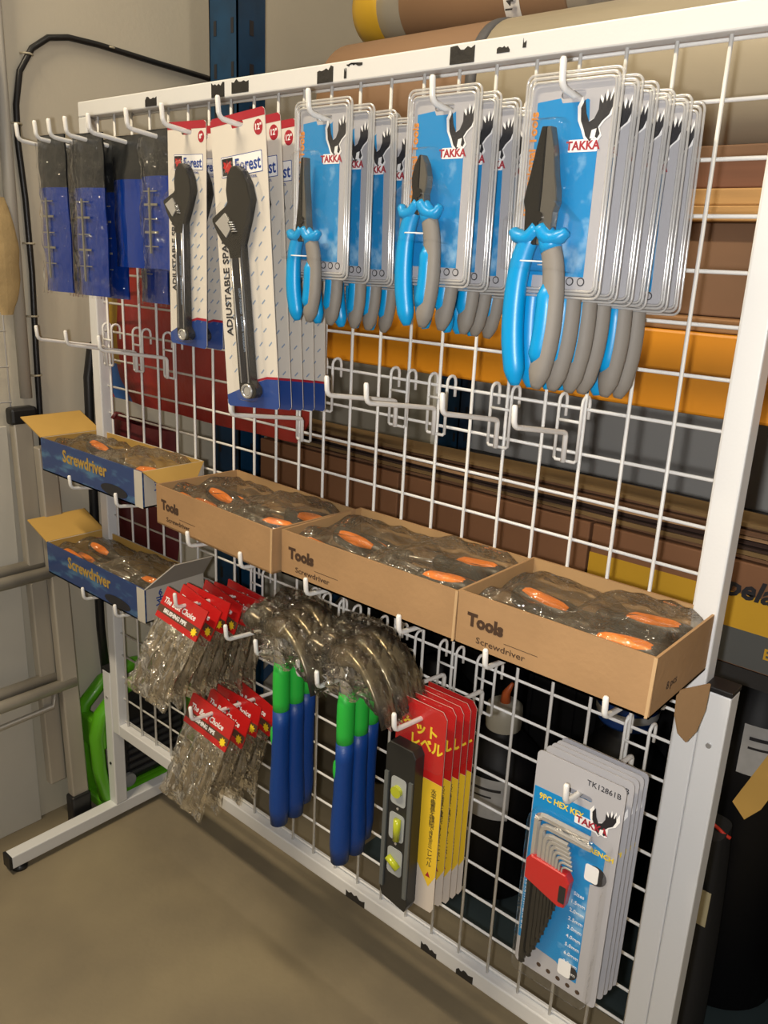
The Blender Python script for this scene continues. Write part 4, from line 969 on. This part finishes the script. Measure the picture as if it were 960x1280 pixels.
t = roll('short_capped_roll', 0.03, 0.3, 0.50, 1.40, 0.05, (('end_cap', 0.0, 0.06, 0.052, M_CAPY, 'yellow end cap'), ('paper_wrap', 0.06, 0.30, 0.05, M_KRAFT, 'brown paper wrap')), 'small roll with yellow cap just below the left end of the long roll')
t.location = (0.055, 0.47, 1.325)
slab('dark_carton', 0.03, 0.36, 0.40, 0.555, 1.148, 1.273, M_BROWNBOX, 'low brown carton under the small yellow capped roll', 'carton', 'cartons on the plywood shelf')

# stack of flattened cardboard on the cartons
M_EDGES = [mat('cardboard_edge_%s' % n, c, 0.85, var=0.35, vscale=12, stretch=(0.5, 1, 4)) for n, c in (('mid', (0.20, 0.10, 0.05)), ('light', (0.44, 0.26, 0.13)), ('dark', (0.045, 0.022, 0.015)), ('olive', (0.24, 0.15, 0.06)))]
z = 0.835; rnd = random.Random(11); k = 0
while z < 0.880:
    th = (0.0045, 0.0065, 0.0035, 0.0055)[k % 4]
    yo = rnd.random() * 0.012; xa = 0.02 + rnd.random() * 0.06; xb = 1.45 - rnd.random() * 0.1
    def f(x, zz, k=k): return zz + 0.006 * math.sin(x * 5 + k * 0.5) * min(1, (z - 0.835) / 0.03) * 0.6
    b = B(); n = 24; vs = []
    for i in range(n + 1):
        x = xa + (xb - xa) * i / n; w = 0.008 * noise.noise(Vector((x * 6, k * 1.7, 0)))
        vs += [(x, 0.302 + yo + w, f(x, z)), (x, 0.302 + yo + w, f(x, z) + th), (x, 0.365, f(x, z) + th), (x, 0.365, f(x, z))]
    fs = [(4 * i + a, 4 * i + (a + 1) % 4, 4 * i + 4 + (a + 1) % 4, 4 * i + 4 + a) for i in range(n) for a in range(4)] + [(0, 3, 2, 1), (4 * n, 4 * n + 1, 4 * n + 2, 4 * n + 3)]
    o = b.add(vs, fs, M_EDGES[(k * 7 + k // 3) % 4]).build('flattened_cardboard')
    tag(o, f'flattened cardboard sheet in the brown stack, {ORD[k]} from the bottom' if k else 'bottom sheet of the stack of flattened cardboard behind the grid', 'cardboard', 'stack of flattened cardboard sheets')
    z += th + 0.0012; k += 1
M_OCHRE = mat('ochre_carton_print', (0.62, 0.35, 0.02), 0.6, var=0.08)
M_SLATE = mat('slate_grey_print', (0.085, 0.09, 0.09), 0.6)
for x0, x1, lab in ((0.06, 0.44, 'left printed carton under the flattened cardboard, behind the left boxes'), (0.445, 0.825, 'middle printed carton under the flattened cardboard'), (0.83, 1.35, 'right ochre and grey printed carton beside the right post')):
    t = thing('printed_carton', lab, 'carton', (x0, 0.304, 0.680), group='printed cartons on the lower shelf')
    w = x1 - x0
    B().box(0, w, 0, 0.20, 0, 0.151, M_BROWNBOX if x0 < 0 else mat('reddish_carton', (0.24, 0.11, 0.05), 0.75, var=0.1, vscale=6)).build('carton_body', t, bevel=0.002)
    if x0 > 0.8: B().box(0.0, w, -0.0008, 0, 0.055, 0.106, M_OCHRE).build('ochre_band', t, label='ochre printed band')
    B().box(0.0, w, -0.0008, 0, 0.002, 0.055, M_SLATE).build('grey_band', t, label='slate grey printed band')
    if x0 < 0.8: continue
    text('pelangi', 0.040, M_BLACKINK, t, (0.262 if x0 > 0.8 else w * 0.5, -0.0015, 0.113), 0, bold=0.0012, shear=0.25)
    text('EMERSON', 0.022, M_OCHRE, t, (0.32 if x0 > 0.8 else w * 0.6, -0.0015, 0.030), 0, bold=0.0005)
    text('HIGH QUALITY', 0.009, M_OCHRE, t, (0.315 if x0 > 0.8 else w * 0.6, -0.0015, 0.014), 0)

# ------------------------------------------------------------------ dark goods under the shelf
M_JUG = mat('black_jug_plastic', (0.004, 0.004, 0.005), 0.5, spec=0.25, bump=0.05, bscale=20)
M_CAPW = mat('cloudy_white_cap', (0.38, 0.36, 0.30), 0.4)
M_LABELW = mat('pale_label', (0.45, 0.45, 0.45), 0.5, var=0.15, vscale=40)
o = B().box(-0.55, 0.55, -0.50, 0.50, 0, 0.004, mat('dark_rubber_mat', (0.035, 0.055, 0.060), 0.7, var=0.3, vscale=6)).build('floor_mat', loc=(0.95, 0.78, 0.0005)); tag(o, 'dark blue-grey rubber mat on the floor under the rack', 'mat')
def jug(x, y, r, h, label, cap=True, lab_z=None, lab_m=M_LABELW, lab_a=-2.0):
    t = thing('black_jug', label, 'jug', (x, y, 0.0046), group='black jugs under the rack')
    B().lathe([(0, 0), (r * 0.9, 0), (r, 0.01), (r, h * 0.72), (r * 0.93, h * 0.80), (r * 0.45, h * 0.93), (r * 0.33, h * 0.95), (r * 0.33, h), (0, h)], M_JUG, ((0, 0, 0), (0, 0, 1)), 32).build('jug_body', t)
    if cap: B().lathe([(r * 0.40, h * 0.955), (r * 0.42, h + 0.002), (r * 0.40, h + 0.03), (r * 0.3, h + 0.036), (0, h + 0.036)], M_CAPW, ((0, 0, 0), (0, 0, 1)), 24).build('cap', t, label='cloudy white screw cap')
    if lab_z:
        lb = B().grid(lambda u, v: (r * 1.004 * math.cos(lab_a + 1.0 * u), r * 1.004 * math.sin(lab_a + 1.0 * u), lab_z + 0.085 * v), 10, 1, lab_m).build('paper_label', t, label='pale paper label')
        B().grid(lambda u, v: (r * 1.008 * math.cos(lab_a + 0.1 + 0.7 * u), r * 1.008 * math.sin(lab_a + 0.1 + 0.7 * u), lab_z + 0.06 + 0.006 * v), 10, 1, M_BLACKINK).grid(lambda u, v: (r * 1.008 * math.cos(lab_a + 0.1 + 0.5 * u), r * 1.008 * math.sin(lab_a + 0.1 + 0.5 * u), lab_z + 0.045 + 0.004 * v), 10, 1, M_BLACKINK).build('printed_lines', lb)
    return t
j1 = jug(0.640, 0.42, 0.085, 0.36, 'black jug with cloudy white cap and pale label, seen left of the hex key cards', True, 0.19, lab_a=-1.75)
B().tube([(0, 0, 0.385), (0.0, 0, 0.415), (0.012, 0, 0.44)], [0.012, 0.008, 0.003], mat('orange_nozzle', (0.45, 0.09, 0.02), 0.4), 10).build('nozzle', j1, label='orange nozzle on the cap')
jug(0.84, 0.52, 0.09, 0.40, 'plain black jug added to darken the void behind the hex key cards', False)  # plain jugs are added so the unlit void under the shelf stays black
jug(0.42, 0.50, 0.09, 0.38, 'black jug added to darken the void behind the right group of hammers', False)
jug(0.22, 0.55, 0.09, 0.38, 'black jug added to darken the void behind the left group of hammers', False)
jug(1.07, 0.50, 0.10, 0.64, 'tall black jug with pale label just right of the stand upright', False, 0.46, lab_a=-1.55)
jug(1.32, 0.52, 0.12, 0.45, 'large black jug added to darken the void at the right edge of the picture', False)
cb = mat('black_fabric_bag', (0.010, 0.010, 0.011), 0.8, bump=0.3, bscale=15)
def lump(name, x, y, sx, sy, sz, m, label, cat, seed=0, z=0.0, kind=None):
    def f(u, v):
        a = 2 * PI * u; q = PI * v; s_ = math.sin(q) ** 0.6
        nz = 1 + 0.12 * noise.noise(Vector((math.cos(a) * 1.5, math.sin(a) * 1.5, v * 3 + seed)))
        c = math.cos(q); c = math.copysign(abs(c) ** 0.7, c)
        return (math.cos(a) * s_ * sx * nz, math.sin(a) * s_ * sy * nz, sz / 2 * (1 - c) )
    o = B().grid(f, 28, 18, m).build(name, loc=(x, y, z)); return tag(o, label, cat)
lump('black_bag', 1.18, 0.36, 0.045, 0.07, 0.20, cb, 'small black bag low beside the right upright', 'bag', 3, 0.0046) if False else None
t = thing('black_tote', 'black bag with yellowed label behind the right upright', 'bag', (1.055, 0.325, 0.0046))
def ft(u, v):
    a = 2 * PI * u; c = math.cos(a); s_ = math.sin(a)
    c = math.copysign(abs(c) ** 0.5, c); s_ = math.copysign(abs(s_) ** 0.5, s_)
    k = 1 - 0.25 * v ** 2
    return (0.055 * c * k, 0.05 * s_ * k, 0.40 * v)
B().grid(ft, 28, 12, cb).add([ft(i / 28, 1) for i in range(28)], [list(range(28))], cb).build('bag_body', t)
B().box(0.018, 0.047, -0.0512, -0.0495, 0.265, 0.325, mat('yellowed_label', (0.45, 0.40, 0.25), 0.6)).build('paper_label', t, label='yellowed paper label')
tag(B().tube([(0, 0, 0), (0.008, -0.004, 0.006), (0.016, -0.002, 0.001), (0.026, 0, -0.006), (0.036, 0, -0.008)], 0.0028, mat('red_cord', (0.50, 0.03, 0.015), 0.5), 8).build('cord_end', loc=(1.066, 0.322, 0.4085)), 'short red cord end lying on the black bag', 'cord')
o = B().prism([(-0.018, 0), (0.004, -0.018), (0.020, 0.010), (0.062, 0.19), (0.030, 0.19)], -0.002, 0.002, M_YELFLAP, Matrix.Rotation(0.1, 4, 'Y')).build('carton_strip', loc=(1.118, 0.30, 0.475)); tag(o, 'torn ochre cardboard strip hanging beside the jug at the right edge', 'cardboard')
o = lump('blue_tub', 0.79, 0.40, 0.055, 0.05, 0.09, mat('blue_plastic', (0.01, 0.04, 0.20), 0.35), 'blue round tub glimpsed above the hex key cards', 'tub', 1, 0.42) if False else None
t = thing('blue_tub', 'blue tub with a white band glimpsed above the hex key cards', 'tub', (0.84, 0.52, 0.4052))
B().lathe([(0, 0), (0.050, 0), (0.055, 0.008), (0.058, 0.08), (0.060, 0.085), (0, 0.086)], mat('blue_plastic', (0.012, 0.05, 0.22), 0.35), ((0, 0, 0), (0, 0, 1)), 28).build('tub_body', t)
B().lathe([(0.0565, 0.020), (0.0580, 0.036)], M_LABELW, ((0, 0, 0), (0, 0, 1)), 28).build('white_band', t)

M_CRATE = mat('dark_filler_plastic', (0.008, 0.008, 0.009), 0.6, spec=0.2)
def crate(x, y, w, d, h, label):  # added black filler, stands in for the deep shade under the shelf
    t = thing('dark_filler_crate', label, 'crate', (x, y, 0.0046), group='added black crates standing in for darkness under the rack')
    b = B().box(-w / 2, w / 2, -d / 2, d / 2, 0, h, M_CRATE)
    n = int(w / 0.05)
    for i in range(n + 1):
        xx = -w / 2 + w * i / n; b.box(xx - 0.005, xx + 0.005, -d / 2 - 0.006, -d / 2, 0.01, h - 0.03, M_CRATE)
    b.build('crate_body', t)
    B().box(-w / 2 - 0.010, w / 2 + 0.010, -d / 2 - 0.012, d / 2 + 0.010, h - 0.030, h, M_CRATE).build('rim', t, bevel=0.004)
for x, w, lab in ((0.26, 0.48, 'added black crate in place of the dark under the rack, behind the hammers'), (0.78, 0.48, 'added black crate in place of the dark under the rack, behind the torpedo levels'), (1.32, 0.50, 'added black crate in place of the dark under the rack, right of the stand post')):
    crate(x, 0.90, w, 0.40, 0.63, lab)
# ------------------------------------------------------------------ left side: bags, cable, ladder, green case
M_REDBAG = mat('red_woven_bag', (0.34, 0.025, 0.018), 0.4, var=0.45, vscale=7, bump=0.7, bscale=14)
M_YELBAG = mat('yellow_bag_panel', (0.42, 0.26, 0.02), 0.45, var=0.2, vscale=9, bump=0.3, bscale=14)
M_MAROON = mat('maroon_bag', (0.10, 0.010, 0.012), 0.5, var=0.3, vscale=8, bump=0.3, bscale=14)
def sack(name, loc, W, H, T, m, parts, label, zr=0, seed=1):
    t = thing(name, label, 'bag', loc, (0, 0, zr))
    def f(s):
        def g(u, v):
            x = W * (u - 0.5); z = -H * v
            e = (math.sin(PI * u) ** 0.5) * (math.sin(PI * min(0.97, 0.12 + 0.86 * v)) ** 0.5)
            nz = 0.008 * noise.noise(Vector((x * 9, z * 9, seed + s)))
            rx = 1 - 0.10 * (v > 0.85) * (v - 0.85) / 0.15
            return (x * rx, s * T * e + nz, z)
        return g
    g = f(-1)
    for nm, u0, u1, v0, v1, mm, lb in parts:
        B().grid(lambda u, v: g(u0 + (u1 - u0) * u, v0 + (v1 - v0) * v), 16, 16, mm).build(nm, t, label=lb)
    B().grid(f(1), 16, 16, m).build('bag_back', t)
    return t
t = sack('hanging_red_bag', (0.175, 0.056, 1.205), 0.58, 0.285, 0.036, M_REDBAG, (('yellow_side', 0.0, 0.16, 0, 0.75, M_YELBAG, 'yellow panel'), ('blue_label', 0.0, 0.13, 0.75, 1.0, mat('blue_bag_print', (0.02, 0.10, 0.34), 0.5), 'blue printed corner'), ('red_front', 0.16, 1.0, 0, 1.0, M_REDBAG, 'red front'), ('maroon_corner', 0.13, 0.16, 0.75, 1.0, M_REDBAG, 'red front')), 'large red bag with a yellow left side hanging behind the grid', 0)
B().tube([(-0.20, 0.0, -0.005), (-0.15, -0.045, 0.050), (-0.15, -0.056, 0.053), (-0.15, -0.064, 0.045)], 0.004, M_REDBAG, 8).tube([(0.20, 0.0, -0.005), (0.10, -0.045, 0.050), (0.10, -0.056, 0.053), (0.10, -0.064, 0.045)], 0.004, M_REDBAG, 8).build('strap', t)
t2 = sack('hanging_maroon_bag', (0.0, 0.052, 0.885), 0.24, 0.28, 0.032, M_MAROON, (('bag_front', 0, 1, 0, 1, M_MAROON, None),), 'dark maroon bag hanging below the red one behind the left boxes', 0, 5)
text('AKARI', 0.03, M_YELTXT, t2, (0.0, -0.050, -0.10), 0, sx=1.0) if False else None
B().tube([(0.0, 0.0, -0.005), (0.01, -0.044, 0.020), (0.01, -0.053, 0.023), (0.01, -0.060, 0.014)], 0.004, M_MAROON, 8).build('strap', t2)

# black cable clipped to the wall
cab = thing('black_cable', 'black cable clipped to the cream wall, looping over to the blue upright', 'cable', (-0.17, 0, 0.9))
xf = Matrix.Translation((0.17, 0, -0.9))
P = [(-0.169, 0.42, 1.535), (-0.169, 0.353, 1.543), (-0.169, 0.23, 1.549), (-0.169, 0.108, 1.556), (-0.169, 0.05, 1.556), (-0.169, 0.012, 1.548), (-0.169, -0.02, 1.525), (-0.169, -0.045, 1.485), (-0.169, -0.056, 1.43), (-0.169, -0.058, 1.37), (-0.169, -0.052, 1.275), (-0.169, -0.050, 1.15), (-0.169, -0.054, 1.0), (-0.169, -0.056, 0.85), (-0.169, -0.058, 0.6)]
B().tube(P, 0.0055, M_BLACK, 10, xf=xf).build('cable_sheath', cab)
for (y, z) in ((0.135, 1.556), (-0.028, 1.515), (-0.057, 1.40), (-0.050, 1.20), (-0.053, 1.07), (-0.055, 0.96)):
    B().tube([(-0.1745, y - 0.011, z), (-0.166, y - 0.007, z), (-0.1625, y, z), (-0.166, y + 0.007, z), (-0.1745, y + 0.011, z)], 0.0018, mat('cream_cable_clip', (0.50, 0.45, 0.33), 0.5), 6, xf=xf).build('cable_clip', cab, label='cream cable clip')
tag(B().tube([(0, 0, 0), (0, 0, 0.9)], 0.011, mat('grey_conduit', (0.42, 0.40, 0.36), 0.5), 14).build('wall_conduit', loc=(-0.163, -0.083, 0.92)), 'pale grey conduit on the wall left of the black cable', 'pipe')
# black hose hanging by the ladder
tag(B().tube([(0.03, 0.03, 0.72), (0.012, 0.022, 0.735), (0.0, 0.010, 0.72), (-0.002, 0.0, 0.66), (0.0, -0.004, 0.5), (0.0, -0.006, 0.3), (0.0, -0.006, 0.12), (0, 0, 0)], 0.0095, M_BLACK, 12).build('black_hose', loc=(-0.158, 0.045, 0.29)), 'black ribbed hose hanging on the wall between ladder and stand', 'hose')
tag(B().tube([(0, 0, 0.34), (0.001, 0.004, 0.2), (0, 0, 0)], 0.0025, mat('red_thin_cord', (0.40, 0.03, 0.03), 0.5), 8).build('thin_wall_flex', loc=(-0.17, 0.072, 0.70)), 'thin red cord hanging beside the black hose', 'cord')

# folded aluminium ladder leaning on the wall
def ladder():
    t = thing('aluminium_ladder', 'folded aluminium ladder leaning against the cream wall at far left', 'ladder', (-0.12, -0.1, 0))
    xf = Matrix.Translation((0.12, 0.1, 0))
    def rail(xa, xb, y0, y1, z0, z1):
        b = B(); w = 0.011
        vs = []
        for (x, z) in ((xb, z0), (xa, z1)):
            vs += [(x - w, y0, z), (x + w, y0, z), (x + w, y1, z), (x - w, y1, z)]
        b.add(vs, [(3, 2, 1, 0), (4, 5, 6, 7), (0, 1, 5, 4), (1, 2, 6, 5), (2, 3, 7, 6), (3, 0, 4, 7)], M_ALU, xf=xf)
        return b.build('rail', t, bevel=0.003)
    r1 = rail(-0.160, -0.130, -0.118, -0.082, 0.105, 0.885)
    r2 = rail(-0.136, -0.098, -0.086, -0.050, 0.020, 0.830)
    B().box(-0.174, -0.147, -0.122, -0.070, 0.872, 0.905, M_BLACK, xf).build('top_cap', t, bevel=0.006, label='black plastic top cap')
    B().box(-0.113, -0.083, -0.092, -0.048, 0.0, 0.075, M_BLACK, xf).build('foot', t, bevel=0.005, label='black rubber foot')
    for z, x in ((0.59, -0.137), (0.345, -0.122)):
        B().tube([(x - 0.012, -0.085, z), (x - 0.012, -0.60, z)], 0.0125, M_ALU, 16, xf=xf).build('rung', t)
        B().tube([(x + 0.014, -0.055, z - 0.012), (x + 0.014, -0.60, z - 0.012)], 0.0125, M_ALU, 16, xf=xf).build('rung', t)
    B().tube([(-0.12, -0.094, 0.315), (-0.12, -0.100, 0.285), (-0.12, -0.60, 0.270)], 0.006, M_ALU, 10, xf=xf).build('brace', t)
    rr = rail(-0.160, -0.130, -0.64, -0.60, 0.105, 0.885); rr = rail(-0.136, -0.098, -0.64, -0.60, 0.0, 0.830)
    return t
ladder()
o = B().box(-0.004, 0.004, -0.42, 0.0, 0, 0.87, mat('white_board', (0.56, 0.54, 0.48), 0.5, var=0.05)).build('white_board', loc=(-0.168, -0.124, 0.0), bevel=0.001)
tag(o, 'white board leaning on the wall behind the ladder, left edge of the picture', 'board')
# wall grid with tan bag at the far left
g = B()
for i in range(8): g.tube([(0, -0.035 * i, 0), (0, -0.035 * i, 0.75)], 0.0015, M_WIRE, 6)
for i in range(12): g.tube([(0.003, 0.002, 0.03 + 0.065 * i), (0.003, -0.25, 0.03 + 0.065 * i)], 0.0015, M_WIRE, 6)
tag(g.build('wall_wire_panel', loc=(-0.168, -0.112, 0.885)), 'wire panel fixed to the wall at the far left edge', 'wire panel')
tb = mat('tan_cloth', (0.50, 0.36, 0.17), 0.8, var=0.25, vscale=20, bump=0.3, bscale=30)
def fz(u, v):
    a = 2 * PI * u; k = math.sin(PI * min(max(v, 0.03), 0.97)) ** 0.4
    return (0.010 * math.cos(a) * k, 0.030 * math.sin(a) * k * (1 + 0.2 * noise.noise(Vector((v * 6, u, 2)))), 0.20 * v)
tag(B().grid(fz, 20, 16, tb).build('tan_cloth_bag', loc=(-0.150, -0.112, 1.075)), 'tan cloth bag hanging on the wall wire panel', 'bag')
tag(B().tube([(0, -0.09 + 0.075 * math.cos(a), 0.16 * math.sin(a)) for a in [2 * PI * i / 28 for i in range(28)]], 0.010, M_BLACK, 10, closed=True).build('black_hose_coil', loc=(-0.15, -0.092, 1.45)), 'black hose coil hanging on the wall at the top left edge', 'hose')

# green framed machine on the floor
M_LIME = mat('lime_green_plastic', (0.09, 0.36, 0.01), 0.35, coat=0.2)
def machine():
    t = thing('green_pressure_washer', 'lime green framed black machine on the floor behind the left foot of the stand', 'machine', (-0.115, 0.09, 0))
    pr = [(-0.105, 0.045), (-0.115, 0.12), (-0.118, 0.20), (-0.105, 0.245), (-0.06, 0.285), (0.02, 0.30), (0.09, 0.285), (0.12, 0.24), (0.125, 0.12), (0.12, 0.045), (0.06, 0.026), (-0.06, 0.026)]
    for s, x in ((0, -0.035), (1, 0.030)):
        B().tube([(x, p[0], p[1]) for p in pr], 0.0145, M_LIME, 12, closed=True, flat=1.2, flatdir=(1, 0, 0)).build('frame_loop', t, label='lime green frame loop')
    B().box(-0.05, 0.044, -0.122, -0.098, 0.165, 0.235, M_LIME).build('front_cover', t, bevel=0.006, label='lime green corner cover')
    B().box(-0.040, 0.030, -0.118, 0.125, 0.012, 0.040, M_LIME).build('base_tray', t, bevel=0.006, label='lime green base tray')
    m = B().box(-0.038, 0.022, -0.060, 0.115, 0.040, 0.24, M_BLACK).build('motor_body', t, bevel=0.012, label='black motor body')
    for i in range(8): B().box(0.022, 0.027, -0.040, 0.10, 0.062 + i * 0.018, 0.070 + i * 0.018, mat('dark_grille', (0.035, 0.035, 0.038), 0.4)).build('grille_rib', m)
    B().cyl((0.024, -0.045, 0.055), (0.034, -0.045, 0.055), 0.016, mat('grey_knob', (0.25, 0.25, 0.25), 0.4), 20).build('knob', t, label='grey round knob')
    B().box(0.0275, 0.029, -0.01, 0.05, 0.050, 0.060, M_WHITEINK).build('label_strip', m) if False else None
    for y in (-0.09, 0.10): B().cyl((-0.03, y, 0.010), (0.02, y, 0.010), 0.010, M_BLACK, 14).build('foot', t)
    return t
machine()
